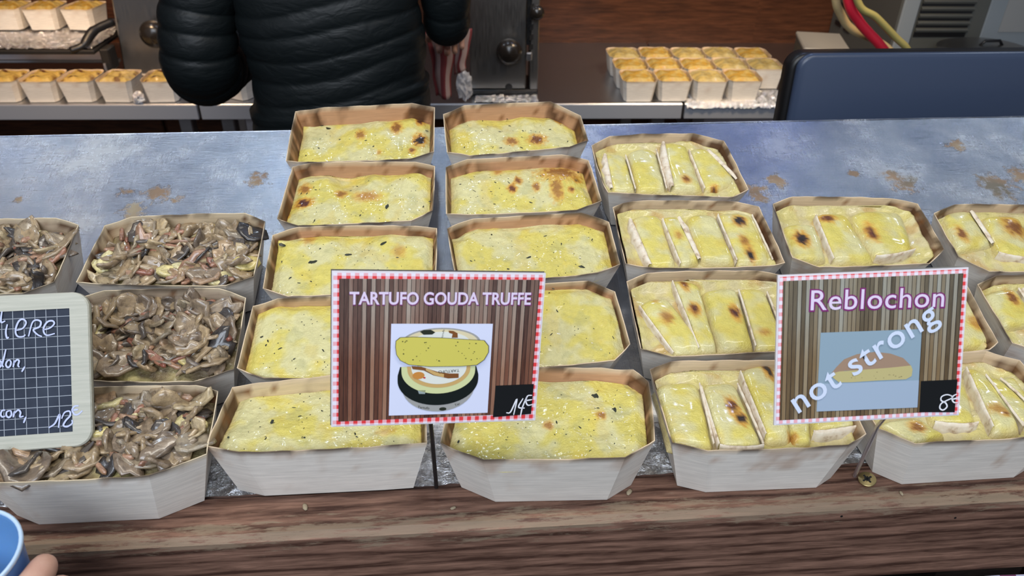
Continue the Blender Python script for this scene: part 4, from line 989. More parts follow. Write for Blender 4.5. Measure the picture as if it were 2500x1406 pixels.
M_skin, nt, b = mat('skin', (0.56, 0.32, 0.23), 0.5); b.inputs['Subsurface Weight'].default_value = 0.08; b.inputs['Subsurface Radius'].default_value = (0.01, 0.004, 0.002)
N = NT(nt); N.l(N.ramp(N.noise(N.obj(), 60, 4), [(0.3, (0.50, 0.26, 0.19)), (0.7, (0.60, 0.37, 0.28))]), b.inputs['Base Color'])
M_hair, nt, b = mat('dark_hair', (0.03, 0.018, 0.012), 0.5)
M_trousers, nt, b = mat('black_trousers', (0.010, 0.011, 0.012), 0.8)
M_jacket, nt, b = mat('quilted_nylon', (0.0045, 0.0075, 0.0088), 0.5, 0, 0.35); N = NT(nt)
N.bump(N.noise(N.mapping(N.obj(), (1.0, 1.0, 2.2)), 22, 3, 0.5, 0.6), 0.35, 0.008, b)
pr = empty('person', (-0.245, 0.86, -1.10)); tag(pr, 'person in a dark quilted jacket with back turned, holding a striped towel', 'person')
B = Vector((-0.245, 0.86, -1.10)); q = lambda x, y, z: Vector((x, y, z)) - B
wl, wr = q(-0.40, 1.20, -0.01), q(-0.030, 1.19, 0.022)
chains = [[(q(-.245, .875, -.12), .135, .10, 'pel'), (q(-.245, .87, .03), .125, .09), (q(-.245, .865, .20), .145, .10, 'chest'), (q(-.245, .875, .33), .12, .085, 'neck0'), (q(-.245, .885, .40), .052, .052), (q(-.245, .90, .455), .055, .062, 'jaw'), (q(-.245, .90, .53), .075, .090), (q(-.245, .90, .60), .070, .082), (q(-.245, .90, .645), .035, .040)],
          ['jaw', (q(-.245, .985, .515), .018, .022)],
          ['neck0', (q(-.39, .88, .31), .055, .055), (q(-.465, .85, .18), .045, .045), (q(-.482, .855, .045), .042, .042), (q(-.455, 1.02, .02), .036, .036), (wl, .026, .022, 'wl')],
          ['neck0', (q(-.10, .885, .31), .055, .055), (q(-.045, .90, .20), .043, .043), (q(-.034, .93, .105), .038, .038), (q(-.03, 1.06, .06), .034, .034), (wr, .026, .022, 'wr')]]
for sx in (-1, 1):
    x = -.245 + sx * .09
    chains.append(['pel', (q(x, .875, -.25), .092, .092), (q(x, .88, -.60), .062, .062), (q(x, .87, -.98), .042, .042), (q(x, .88, -1.055), .040, .040), (q(x + sx * .015, 1.00, -1.07), .042, .028)])
chains += hand_chains(wl, (0.35, 1, -0.25), (1, -0.35, 0), (0, 0.2, 1), 'wl', 0.45)
chains += hand_chains(wr, (0, 1, -0.35), (-1, 0, 0), (0, 0.35, 1), 'wr', 0.9)
body = freeze(skin_body('body', chains, M_skin, pr, 2))
# hair: cap of the skull
def ellips(c, r, n=20, m_=14, keep=lambda d: True, k=lambda d: 1):
    V = []; F = []
    for j in range(m_ + 1):
        ph = math.pi * j / m_
        for i in range(n):
            th = 2 * math.pi * i / n; d = Vector((math.sin(ph) * math.cos(th), math.sin(ph) * math.sin(th), math.cos(ph))); kk = k(d)
            V.append((c[0] + d.x * r[0] * kk, c[1] + d.y * r[1] * kk, c[2] + d.z * r[2] * kk))
    for j in range(m_):
        for i in range(n): F.append((j * n + i, (j + 1) * n + i, (j + 1) * n + (i + 1) % n, j * n + (i + 1) % n))
    return V, F
c = q(-.245, .888, .585); V, F = ellips(c, (.088, .100, .105), 28, 18, k=lambda d: 1 + 0.03 * nz(d.x * 9, d.y * 9, d.z * 2) - (0.22 if d.y > 0.35 and d.z < 0.35 else 0))
obj('hair', V, F, M_hair, pr, True)
for sx in (-1, 1):
    V, F = ellips(q(-.245 + sx * .082, .905, .545), (.010, .018, .030), 12, 8); obj('ear', V, F, M_skin, pr, True)
    V, F = ellips(q(-.245 + sx * .030, .982, .555), (.011, .008, .009), 12, 8); obj('eye', V, F, mat('eye_white', (0.6, 0.6, 0.58), 0.2)[0], pr, True)
MB().tube([q(-.268, .982, .490), q(-.245, .992, .488), q(-.222, .982, .490)], [0.004, 0.006, 0.004], 8).build('mouth', mat('lips', (0.4, 0.14, 0.12), 0.4)[0], pr, True)
# trousers
tr = []
for sx in (-1, 1):
    x = -.245 + sx * .09
    tr.append(['hip', (q(x, .875, -.26), .104, .104), (q(x, .88, -.60), .080, .080), (q(x, .87, -1.00), .064, .064)])
tr[0] = [(q(-.245, .875, -.06), .150, .110, 'hip')] + tr[0][1:]
trousers = freeze(skin_body('trousers', tr, M_trousers, pr, 2))
for sx in (-1, 1):
    x = -.245 + sx * .092
    sh = skin_body('shoe', [[(q(x, .865, -1.055), .050, .040), (q(x + sx * .006, .93, -1.062), .047, .036), (q(x + sx * .012, 1.03, -1.07), .042, .028)]], M_black, pr, 2); freeze(sh)
# quilted jacket: lofted torso and sleeves with stitched ridges, joined into one garment
JM = MB()
def loft(rings, n=56, cap=(False, True)):
    V = []; F = []
    for (c, u, w, ru, rw, e) in rings:
        for k in range(n):
            a = 2 * math.pi * k / n; ca, sa = math.cos(a), math.sin(a)
            cu = math.copysign(abs(ca) ** e, ca); su = math.copysign(abs(sa) ** e, sa)
            V.append(c + u * cu * ru + w * su * rw)
    for i in range(len(rings) - 1):
        for k in range(n): F.append((i * n + k, i * n + (k + 1) % n, (i + 1) * n + (k + 1) % n, (i + 1) * n + k))
    for i, cp in ((0, cap[0]), (len(rings) - 1, cap[1])):
        if cp: F.append(tuple(i * n + k for k in (range(n) if i else range(n - 1, -1, -1))))
    JM.add(V, F)
X, Y = Vector((1, 0, 0)), Vector((0, 1, 0))
def quilt(s, period): return abs(math.sin(math.pi * s / period)) ** 0.55
rings = []; z = -0.100
while z <= 0.362:
    hw = 0.163 + (0.008 if z < 0 else 0) - (0.012 if z < -.07 else 0) + 0.025 * sm(0.2, 0.32, z) - 0.10 * sm(0.30, 0.365, z); hd = 0.118 - 0.055 * sm(0.28, 0.365, z) + (0.008 if z < -0.02 else 0)
    b_ = 0.0036 * quilt(z + 0.1 + 0.006 * nz(z * 20, 3), 0.040)
    rings.append((q(-0.240 + 0.010 * nz(z * 9, 1), 0.865 + 0.006 * nz(z * 11, 4), z), X, Y, hw + b_ - 0.006, hd + b_ - 0.006, 0.86)); z += 0.0037
nT = len(rings); loft(rings, 72, (True, True))
# tilt the stitch lines: ridges sag towards one side
JM.v = [(x, y, zz + 0.16 * x * (1 if y > 0 else 1) + 0.016 * nz(x * 7, zz * 10, y * 5)) for x, y, zz in JM.v]
def sleeve(pts, rads, period):
    P = smooth_path(pts, 10); n = len(pts); rr = []
    for i in range(len(P)):
        t = i / 10; k = min(int(t), n - 2); rr.append(lerp(rads[k], rads[k + 1], t - k if k == int(t) else 1))
    # resample finely
    Q = []; RR = []
    for i in range(len(P) - 1):
        for k in range(4): Q.append(P[i].lerp(P[i + 1], k / 4)); RR.append(lerp(rr[i], rr[i + 1], k / 4))
    Q.append(P[-1]); RR.append(rr[-1])
    s = 0; rings = []; u = X
    for i, p in enumerate(Q):
        if i: s += (p - Q[i - 1]).length
        t = (Q[min(i + 1, len(Q) - 1)] - Q[max(i - 1, 0)]).normalized(); u = (u - t * u.dot(t)).normalized(); w = t.cross(u)
        b_ = 0.0045 * quilt(s, period) - 0.003
        rings.append((p, u, w, RR[i] + b_, RR[i] + b_, 1.0))
    loft(rings, 40, (True, True))
sleeve([q(-.355, .885, .335), q(-.425, .865, .27), q(-.460, .845, .17), q(-.475, .84, .075), q(-.478, .875, .045), q(-.458, .985, .035), q(-.425, 1.09, .015), q(-.405, 1.17, -.005)], [0.062, 0.066, 0.063, 0.067, 0.067, 0.056, 0.046, 0.036], 0.036)
sleeve([q(-.135, .89, .335), q(-.070, .89, .28), q(-.040, .90, .20), q(-.036, .915, .122), q(-.036, .955, .102), q(-.032, 1.05, .075), q(-.030, 1.16, .038)], [0.056, 0.056, 0.047, 0.043, 0.043, 0.040, 0.034], 0.060)
JM.tube([q(-.245 + .07 * math.cos(a), .885 + .065 * math.sin(a), .375) for a in [2 * math.pi * k / 24 for k in range(25)]], 0.022, 10, False)
JM.build('quilted_jacket', M_jacket, pr, True)

# ------------------------------------------------------------------ dark blue screen, hoses, oven, box, lid
M_blue, nt, b = mat('blue_grey_plastic', (0.040, 0.058, 0.105), 0.34)
N = NT(nt); N.bump(N.noise(N.obj(), 900, 2), 0.12, 0.0005, b)
sc = empty('till_screen', (0.685, 0.515, 0.036), (R(-3), 0, R(-1.0))); tag(sc, 'dark blue grey back of a till screen standing behind the steel sheet', 'screen')
def rounded_slab(w, h, d, r, bev):
    V = []; F = []; ring = []
    for cx, cz, a0 in ((w / 2 - r, h / 2 - r, 0), (-w / 2 + r, h / 2 - r, 90), (-w / 2 + r, -h / 2 + r, 180), (w / 2 - r, -h / 2 + r, 270)):
        for k in range(9):
            a = R(a0 + 90 * k / 8); ring.append((cx, cz, math.cos(a), math.sin(a)))
    n = len(ring); layers = [(-d / 2, r - bev), (-d / 2 + bev * 0.3, r - bev * 0.3), (-d / 2 + bev, r), (d / 2 - bev, r), (d / 2, r - bev)]
    for y, rr in layers:
        for cx, cz, a, b_ in ring: V.append((cx + a * rr, y, cz + b_ * rr))
    for i in range(len(layers) - 1):
        for k in range(n): F.append((i * n + k, i * n + (k + 1) % n, (i + 1) * n + (k + 1) % n, (i + 1) * n + k))
    F.append(tuple(range(n))[::-1]); F.append(tuple((len(layers) - 1) * n + k for k in range(n)))
    return V, F
V, F = rounded_slab(0.425, 0.262, 0.016, 0.022, 0.006); o = obj('back_cover', V, F, M_blue, sc, True); o.location = (0, -0.012, 0)
V, F = rounded_slab(0.432, 0.268, 0.034, 0.024, 0.006); o = obj('screen_bezel', V, F, M_black, sc, True); o.location = (-0.002, 0.014, -0.006)
MB().box((0.02, 0.045, -0.20), (0.09, 0.03, 0.24), bev=0.006).build('stand_post', M_black, sc)
MB().box((0.02, 0.05, -0.325), (0.26, 0.20, 0.018), bev=0.006).build('stand_foot', M_black, sc)
sh = empty('till_cabinet', (0.72, 0.58, -1.115)); tag(sh, 'low steel cabinet behind the display sheet that carries the till screen', 'cabinet')
MB().box((0, 0, 0.405), (0.60, 0.26, 0.81), bev=0.004).build('body', M_steel, sh)
MB().box((0, 0.133, 0.42), (0.55, 0.012, 0.70), bev=0.003).build('door', M_steel, sh)

def hose(name, pts, r, material, label):
    o = MB().tube(smooth_path(pts, 8), r, 14).build(name, material, None, True); tag(o, label, 'hose'); return o
M_red, _, _ = mat('red_rubber', (0.62, 0.020, 0.045), 0.35)
M_beige, _, _ = mat('beige_rubber', (0.42, 0.33, 0.17), 0.45)
M_olive, _, _ = mat('olive_rubber', (0.33, 0.29, 0.10), 0.45)
hose('gas_hose', [(0.80, 1.24, 0.40), (0.842, 1.22, 0.20), (0.876, 1.2, 0.078), (0.912, 1.2, 0.032), (0.944, 1.2, 0.004), (0.982, 1.2, -0.027), (1.02, 1.21, -0.07), (1.045, 1.23, -0.16), (1.05, 1.24, -0.30), (1.05, 1.25, -0.60), (1.05, 1.28, -1.05)], 0.0112, M_red, 'bright red rubber hose hanging behind the dark blue screen')
hose('gas_hose', [(0.79, 1.28, 0.40), (0.828, 1.26, 0.20), (0.861, 1.235, 0.078), (0.883, 1.235, 0.040), (0.921, 1.235, 0.002), (0.996, 1.235, -0.029), (1.045, 1.23, -0.07), (1.08, 1.25, -0.16), (1.085, 1.26, -0.30), (1.085, 1.27, -0.60), (1.085, 1.30, -1.05)], 0.0095, M_beige, 'beige hose running alongside the red hose')
hose('gas_hose', [(0.79, 1.20, 0.42), (0.838, 1.19, 0.20), (0.890, 1.18, 0.078), (0.942, 1.18, 0.044), (1.003, 1.18, -0.003), (1.038, 1.18, -0.030), (1.075, 1.19, -0.08), (1.105, 1.20, -0.16), (1.115, 1.21, -0.30), (1.115, 1.22, -0.60), (1.115, 1.25, -1.05)], 0.0080, M_olive, 'olive yellow hose slanting down to the right of the red hose')

M_grey, nt, b = mat('grey_enamel', (0.085, 0.088, 0.080), 0.5)
M_trim, nt, b = mat('pale_grey_trim', (0.24, 0.27, 0.29), 0.45)
ov = empty('refrigeration_unit', (1.192, 1.51, -0.236), (0, 0, R(-2.6))); tag(ov, 'large grey appliance with black louvres and a pale corner strip, behind the hoses', 'appliance')
MB().box((0.40, 0.22, 0.33), (0.80, 0.43, 0.65), bev=0.008).build('housing', M_grey, ov)
MB().box((0.022, 0.000, 0.33), (0.044, 0.010, 0.65), bev=0.003).build('corner_trim', M_trim, ov)
MB().box((0.125, 0.006, 0.36), (0.145, 0.006, 0.44)).build('louvre_panel', M_black, ov)
for k in range(22): MB().box((0.125, 0.0015, 0.160 + 0.019 * k), (0.145, 0.012, 0.007), Matrix.Rotation(R(30), 3, 'X')).build('louvre_slat', M_grey, ov)
MB().box((0.45, 0.003, 0.33), (0.42, 0.006, 0.62), bev=0.002).build('front_panel', M_trim, ov)
MB().box((0.335, -0.001, 0.21), (0.10, 0.002, 0.11)).build('label_plate', mat('label_grey', (0.30, 0.30, 0.29), 0.5)[0], ov)
for j in range(5):
    for i in range(2): MB().box((-0.0012, 0.30 + 0.07 * i, 0.08 + 0.028 * j), (0.004, 0.045, 0.014), bev=0.001).build('side_slot', M_black, ov)
bx = empty('storage_box', rear(0.835, -0.10, 0.001), (0, 0, R(-14))); bx.location = (0.855, 1.34, -0.224); tag(bx, 'small grey box with a pale lid behind the corner of the dark blue screen', 'box')
bx.location = rear(0.975, 0.10, 0.001)
MB().box((0, 0, 0.064), (0.115, 0.16, 0.128), bev=0.004).build('body', M_grey, bx); MB().box((0, 0, 0.134), (0.12, 0.165, 0.012), bev=0.003).build('lid', mat('pale_lid', (0.25, 0.24, 0.22), 0.5)[0], bx)
bk = empty('cardboard_box', rear(1.13, 0.07, 0.001), (0, 0, R(12))); tag(bk, 'tan cardboard box leaning beside the grey box, under the hoses', 'box')
M_card, _, _ = mat('cardboard', (0.20, 0.12, 0.07), 0.8)
MB().box((0, 0, 0.055), (0.13, 0.09, 0.11), bev=0.002).build('body', M_card, bk)
mb = MB(); mb.box((0, -0.030, 0.122), (0.13, 0.06, 0.003), Matrix.Rotation(R(-25), 3, 'X')); mb.build('flap', M_card, bk)
ld = empty('steel_lid', rear(1.33, -0.065, 0.0), (0, 0, 0)); ld.location = (1.34, 1.42, -0.075)
st_ = empty('pot', rear(1.38, -0.0, 0.001)); bpy.data.objects.remove(ld)
tag(st_, 'dark cooking pot with a wide steel lid before the grey appliance', 'pot')
MB().lathe([(0.0005, 0), (0.085, 0), (0.092, 0.01), (0.092, 0.135), (0.088, 0.135), (0.086, 0.012), (0.0005, 0.01)], 36).build('body', M_black_metal, st_, True)
MB().lathe([(0.125, 0.138), (0.127, 0.141), (0.10, 0.150), (0.04, 0.157), (0.0005, 0.158)], 40).build('lid', M_steel_dark, st_, True)
MB().tube([(-0.03, 0, 0.156), (-0.02, 0, 0.168), (0.02, 0, 0.168), (0.03, 0, 0.156)], 0.004, 8).build('lid_handle', M_black, st_, True)

# ------------------------------------------------------------------ signs
def pmat(name, c, rough=0.30):
    m, nt, b = mat(name, c, rough, 0, 0.4); return m
def gingham(name, p):
    m, nt, b = mat(name, rough=0.3, spec=0.4); N = NT(nt); sx = N.n('ShaderNodeSeparateXYZ'); N.l(N.obj(), sx.inputs[0])
    s = [N.math('LESS_THAN', N.math('FRACT', N.math('ADD', N.math('DIVIDE', sx.outputs[i], p), 100.13 + 0.2 * i)), 0.5) for i in (0, 1)]
    one = N.mix(N.math('MAXIMUM', s[0], s[1]), (0.80, 0.76, 0.86), (0.82, 0.42, 0.47))
    N.l(N.mix(N.math('MULTIPLY', s[0], s[1]), one, (0.74, 0.05, 0.055)), b.inputs['Base Color']); return m
def slats(name, w, lo, mid, hi, low):
    """printed picture of narrow planks"""
    m, nt, b = mat(name, rough=0.3, spec=0.4); N = NT(nt); o = N.obj(); sx = N.n('ShaderNodeSeparateXYZ'); N.l(o, sx.inputs[0])
    f = N.math('DIVIDE', sx.outputs[0], w); fl = N.math('FLOOR', f); fr = N.math('FRACT', f)
    wn = N.n('ShaderNodeTexWhiteNoise', noise_dimensions='1D'); N.l(fl, wn.inputs['W'])
    wide = N.noise(N.mapping(o, (1, 0.05, 1)), 55, 2)
    g = N.noise(N.mapping(o, (1, 0.06, 1)), 900, 4, 0.7)
    t = N.math('ADD', N.math('MULTIPLY', wn.outputs[0], 0.55), N.math('ADD', N.math('MULTIPLY', g, 0.35), N.math('MULTIPLY', wide, 0.35)))
    top = N.ramp(t, [(0.30, lo), (0.62, mid), (0.95, hi)])
    bot = N.mix(1.0, top, low, 'MULTIPLY')
    k = N.n('ShaderNodeMapRange', i_0=N.math('ADD', sx.outputs[1], N.math('MULTIPLY', N.math('SUBTRACT', N.noise(o, 30, 3), 0.5), 0.02)), i_1=0.030, i_2=-0.012, i_3=0.0, i_4=1.0).outputs[0]
    c = N.mix(k, top, bot)
    ln = N.math('LESS_THAN', fr, 0.16)
    c = N.mix(N.math('MULTIPLY', ln, 0.85), c, (0.015, 0.010, 0.010))
    N.l(c, b.inputs['Base Color']); return m
M_white_pl = pmat('white_board', (0.74, 0.71, 0.76)); M_edge = pmat('dark_board_back', (0.05, 0.05, 0.055), 0.5); M_grey_back = pmat('grey_back', (0.20, 0.21, 0.20), 0.5)
M_title = pmat('print_lilac', (0.72, 0.62, 0.80)); M_outline = pmat('print_purple', (0.20, 0.022, 0.15)); M_price = pmat('price_black', (0.006, 0.007, 0.008), 0.25)
M_chalk = pmat('white_ink', (0.80, 0.82, 0.88), 0.5); M_photo_w = pmat('photo_white', (0.66, 0.70, 0.88)); M_photo_g = pmat('photo_grey', (0.26, 0.36, 0.44))
LAY = 0.00012
def flat(name, pts, z, material, parent, th=0.00010):
    return MB().poly([(x / 1000, y / 1000) for x, y in pts], z, z + th).build(name, material, parent)
def ell(c, rx, ry, n=40, a0=0, a1=360): return [(c[0] + rx * math.cos(R(a)), c[1] + ry * math.sin(R(a))) for a in [a0 + (a1 - a0) * k / (n if a1 - a0 >= 360 else n - 1) for k in range(n)]]
def ribbon(name, strokes, w, z, material, parent):
    mb = MB()
    for s in strokes:
        P = smooth_path([(x / 1000, y / 1000, 0) for x, y in s], 6)
        L = []; Rr = []
        for i, p in enumerate(P):
            t = (P[min(i + 1, len(P) - 1)] - P[max(i - 1, 0)]).normalized(); n = Vector((-t.y, t.x, 0))
            k = w / 2000 * (0.75 + 0.35 * math.sin(math.pi * i / (len(P) - 1)))
            L.append(p + n * k + Vector((0, 0, z))); Rr.append(p - n * k + Vector((0, 0, z)))
        n = len(P); mb.add(L + Rr, [(i, n + i, n + i + 1, i + 1) for i in range(n - 1)])
    return mb.build(name, material, parent)
def text(name, s, width, height, origin, z, material, parent, bold=0.0, rot=0.0, spacing=1.0, th=0.00008):
    cu = bpy.data.curves.new(name, 'FONT'); cu.body = s; cu.size = 1.0; cu.offset = bold; cu.space_character = spacing; cu.resolution_u = 4
    o = bpy.data.objects.new(name, cu); col.objects.link(o)
    dg = bpy.context.evaluated_depsgraph_get(); me = bpy.data.meshes.new_from_object(o.evaluated_get(dg)); bpy.data.objects.remove(o)
    xs = [v.co.x for v in me.vertices]; x0, x1 = min(xs), max(xs)
    cap = 0.70
    for v in me.vertices:
        x = (v.co.x - x0) / (x1 - x0) * width; y = v.co.y / cap * height
        a = R(rot); v.co = (origin[0] + x * math.cos(a) - y * math.sin(a), origin[1] + x * math.sin(a) + y * math.cos(a), z)
    me.materials.clear(); me.materials.append(material)
    ob = bpy.data.objects.new(name, me); col.objects.link(ob); ob.parent = parent; return ob
def sign_root(name, d, label, cat):
    r = empty(name); tag(r, label, cat)
    U, V_ = Vector(d['U']), Vector(d['V']); N_ = U.cross(V_); c = Vector(d['c']) / 1000
    mm = Matrix.Identity(4)
    for i in range(3): mm[i][0], mm[i][1], mm[i][2], mm[i][3] = U[i], V_[i], N_[i], c[i]
    r.matrix_world = mm; return r
def frame_ring(name, W, H, inner, z, material, parent):
    o_ = [(-W / 2, H / 2), (W / 2, H / 2), (W / 2, -H / 2), (-W / 2, -H / 2)]
    V = [(x / 1000, y / 1000, z) for x, y in o_ + inner]
    return obj(name, V, [(k, 4 + k, 4 + (k + 1) % 4, (k + 1) % 4) for k in range(4)], material, parent)

def rect(q): return q
g = SIGNS['gouda']; W, H = g['W'], g['H']
sg = sign_root('price_sign', g, 'gouda price sign with a gingham border and a picture of a cut cheese wheel', 'sign')
MB().box((0, 0, -0.0014), (W / 1000, H / 1000, 0.0018)).build('board', M_white_pl, sg)
MB().box((-0.0006, 0.0006, -0.0030), (W / 1000, H / 1000, 0.0014)).build('backing', M_edge, sg)
frame_ring('gingham_border', W - 2.2, H - 2.2, g['inner'], 0.0, gingham('gingham_print_gouda', 0.0058), sg)
flat('plank_print', g['inner'], 0.0, slats('slat_print_brown', 0.0030, (0.060, 0.032, 0.028), (0.22, 0.135, 0.105), (0.42, 0.36, 0.30), (0.90, 0.60, 0.46)), sg)
z1 = 2 * LAY
T = g['title']; tw_ = T[1][0] - T[0][0]
text('title_outline', 'TARTUFO GOUDA TRUFFE', tw_ / 1000 + 0.0008, 0.0088, (T[0][0] / 1000 - 0.0002, T[0][1] / 1000 - 0.0005), z1 + LAY, M_outline, sg, 0.042)
text('title_lettering', 'TARTUFO GOUDA TRUFFE', tw_ / 1000, 0.0086, (T[0][0] / 1000, T[0][1] / 1000), z1 + 2 * LAY, M_title, sg, 0.024)
ph = flat('cheese_picture', g['quad'], z1, M_photo_w, sg); zp = z1 + LAY
P_blk = pmat('print_black_rind', (0.006, 0.010, 0.009), 0.18); P_yel = pmat('print_yellow_paste', (0.62, 0.56, 0.11)); P_cream = pmat('print_cream', (0.70, 0.62, 0.40)); P_tan = pmat('print_tan', (0.58, 0.38, 0.14)); P_pale = pmat('print_pale_green', (0.62, 0.66, 0.34)); P_grey = pmat('print_rim_grey', (0.34, 0.34, 0.33)); P_brown = pmat('print_brown', (0.20, 0.075, 0.02)); P_ink = pmat('print_ink', (0.02, 0.025, 0.015)); P_lab = pmat('print_label_white', (0.72, 0.74, 0.68)); P_org = pmat('print_orange', (0.56, 0.24, 0.05))
def sub(o, parent): o.parent = parent; return o
cw = (0.2, -19.5)
flat('wheel_back', ell((1.5, 5.5), 28.0, 11.0), zp, P_grey, ph)
flat('wheel_back_label', ell((1.5, 5.8), 26.0, 9.6), zp + LAY, P_cream, ph)
flat('wheel_back_center', ell((1.5, 5.8), 20.0, 7.8), zp + 2 * LAY, P_lab, ph)
flat('truffle_drawing', g['truff'], zp + 3 * LAY, P_ink, ph)
flat('ribbon_drawing', [(6, 14.5), (9.5, 14.2), (12.5, 12.5), (12.8, 9.2), (8.5, 9.2), (9.0, 12.0), (6.5, 12.8)], zp + 3 * LAY, P_brown, ph)
text('label_lettering', 'tartufo', 0.006, 0.0014, (0.0022, 0.0092), zp + 3 * LAY, P_ink, ph, 0, 80)
flat('wheel_rim', ell((0.6, -27.0), 26.0, 19.4), zp + LAY, P_grey, ph)
flat('wheel_rind', [(-28.6, -18.5)] + ell((0.2, -22.0), 28.8, 19.4, 30, 180, 360) + [(28.9, -18.5), (27, -12), (-27, -12)], zp + 2 * LAY, P_blk, ph)
flat('wheel_label_ring', [(-26.2, -12)] + ell((0.2, -15.5), 26.2, 17.0, 30, 180, 360) + [(26.4, -12)], zp + 3 * LAY, P_pale, ph)
flat('wheel_label_edge', [(-22.4, -11.8)] + ell((0.4, -13.6), 22.4, 14.4, 30, 180, 360) + [(22.8, -11.8)], zp + 4 * LAY, P_tan, ph)
flat('wheel_label', [(-19.4, -11.6)] + ell((0.4, -13.0), 19.6, 12.2, 30, 180, 360) + [(20.0, -11.6)], zp + 5 * LAY, P_lab, ph)
flat('ribbon_drawing', g['ribbon'], zp + 6 * LAY, P_brown, ph)
flat('ribbon_highlight', [(-9, -12.9), (-1.5, -16.2), (4, -17.6), (4, -20.2), (-3, -18.2), (-9, -14.6)], zp + 7 * LAY, P_tan, ph)
flat('nut_drawing', ell((-14.0, -18.4), 4.2, 2.7), zp + 6 * LAY, P_org, ph)
flat('leaf_drawing', ell((-9.8, -20.2), 0.9, 0.6, 12), zp + 6 * LAY, pmat('print_red', (0.5, 0.03, 0.03)), ph)
text('label_lettering', 'TARTUFO', 0.015, 0.0021, (0.0148, -0.0140), zp + 8 * LAY, P_ink, ph, 0.0, 184)
text('rim_lettering', 'Tartufo', 0.0085, 0.0018, (-0.0140, -0.0432), zp + 4 * LAY, P_ink, ph, 0.0, -8)
text('rim_lettering', 'Tar', 0.004, 0.0016, (0.0130, -0.0425), zp + 4 * LAY, P_ink, ph, 0.0, 20)
flat('rim_truffle', ell((4.2, -44.4), 2.6, 1.3, 16), zp + 4 * LAY, P_ink, ph)
flat('slab_edge', [(x * 1.012, y * 1.03) for x, y in g['slab']], zp + 9 * LAY, P_ink, ph)
flat('slab', g['slab'], zp + 10 * LAY, P_yel, ph)
mb = MB(); rnd = random.Random(4)
for _ in range(34):
    x, y = rnd.uniform(-27, 30), rnd.uniform(-9, 8); a = rnd.uniform(0.15, 0.5)
    mb.poly([((x + a * math.cos(t) * rnd.uniform(.6, 1.6)) / 1000, (y + a * math.sin(t) * rnd.uniform(.5, 1.1)) / 1000) for t in [k * 1.05 for k in range(6)]], zp + 11.5 * LAY, zp + 12 * LAY)
mb.build('slab_flecks', P_ink, ph)['kind'] = 'stuff'
flat('rind_highlight', [(-14.2, -29.6), (-8.6, -29.8), (-9.0, -32.6), (-13.2, -32.4)], zp + 3 * LAY, pmat('print_glint', (0.30, 0.36, 0.36)), ph)
flat('price_panel', g['price'], z1, M_price, sg)
ribbon('price_lettering', g['strokes'], 0.95, z1 + 3 * LAY, M_chalk, sg)
MB().tube([(-0.0100, -0.020, -0.0050), (-0.0110, -0.0535, -0.0045)], 0.0016, 8).build('holder_clip', M_black_metal, sg)
inv = sg.matrix_world.inverted()
MB().tube([inv @ Vector((-0.0535, -0.1235, 0.0015)), inv @ Vector((-0.0540, -0.1300, 0.06)), inv @ Vector((-0.054, -0.148, 0.125))], 0.0017, 8).build('stake', M_black_metal, sg)

g = SIGNS['reb']; W, H = g['W'], g['H']
sr = sign_root('price_sign', g, 'reblochon price sign with a gingham border and slanted white lettering', 'sign')
MB().box((0, 0, -0.0014), (W / 1000, H / 1000, 0.0018)).build('board', M_white_pl, sr)
mb = MB(); mb.add([(-W / 2000, H / 2000, -0.0024), (W / 2000, H / 2000, -0.0024), (W / 2000, H / 2000 - 0.0015, -0.017), (-W / 2000, H / 2000 - 0.0002, -0.004), (-W / 2000, H / 2000 - 0.0012, -0.0024), (W / 2000, H / 2000 - 0.0012, -0.0024), (W / 2000, H / 2000 - 0.0027, -0.017), (-W / 2000, H / 2000 - 0.0014, -0.004)], [(0, 1, 2, 3), (7, 6, 5, 4), (0, 4, 5, 1), (1, 5, 6, 2), (2, 6, 7, 3), (3, 7, 4, 0)]); mb.build('top_fold', M_grey_back, sr)
frame_ring('gingham_border', W - 2.2, H - 2.2, g['inner'], 0.0, gingham('gingham_print_reblochon', 0.0053), sr)
flat('plank_print', g['inner'], 0.0, slats('slat_print_olive', 0.0030, (0.085, 0.070, 0.048), (0.24, 0.20, 0.135), (0.36, 0.37, 0.33), (0.92, 0.74, 0.55)), sr)
T = g['title']; tw_ = T[1][0] - T[0][0]; rr_ = math.degrees(math.atan2(T[1][1] - T[0][1], tw_))
text('title_outline', 'Reblochon', tw_ / 1000 + 0.0022, 0.0142, (T[0][0] / 1000 - 0.0011, T[0][1] / 1000 - 0.0002), z1 + LAY, M_outline, sr, 0.050, rr_, 1.06)
text('title_lettering', 'Reblochon', tw_ / 1000, 0.0140, (T[0][0] / 1000, T[0][1] / 1000), z1 + 2 * LAY, M_title, sr, 0.004, rr_, 1.06)
ph = flat('cheese_picture', g['quad'], z1, M_photo_g, sr)
flat('picture_foreground', [g['quad'][3], g['quad'][2], (g['quad'][2][0], -25.5), (g['quad'][3][0] + .4, -24.5)], z1 + LAY, pmat('photo_pale_blue', (0.34, 0.43, 0.55)), ph)
flat('cheese_rind', g['rind'], z1 + 2 * LAY, pmat('print_rind_brown', (0.34, 0.23, 0.16)), ph)
flat('cheese_paste', g['paste'], z1 + 2.5 * LAY, pmat('print_paste', (0.50, 0.44, 0.20)), ph)
mb = MB(); rnd = random.Random(9)
for _ in range(16):
    x, y = rnd.uniform(-18, 27), rnd.uniform(-22.5, -17.5); a = rnd.uniform(0.25, 0.6); mb.poly([((x + a * math.cos(t)) / 1000, (y + a * 0.7 * math.sin(t)) / 1000) for t in [k * 1.05 for k in range(6)]], z1 + 3.6 * LAY, z1 + 4 * LAY)
mb.build('paste_holes', pmat('print_hole', (0.30, 0.25, 0.12)), ph)['kind'] = 'stuff'
flat('price_panel', g['price'], z1, M_price, sr)
ribbon('price_lettering', g['strokes'], 0.95, z1 + 3 * LAY, M_chalk, sr)
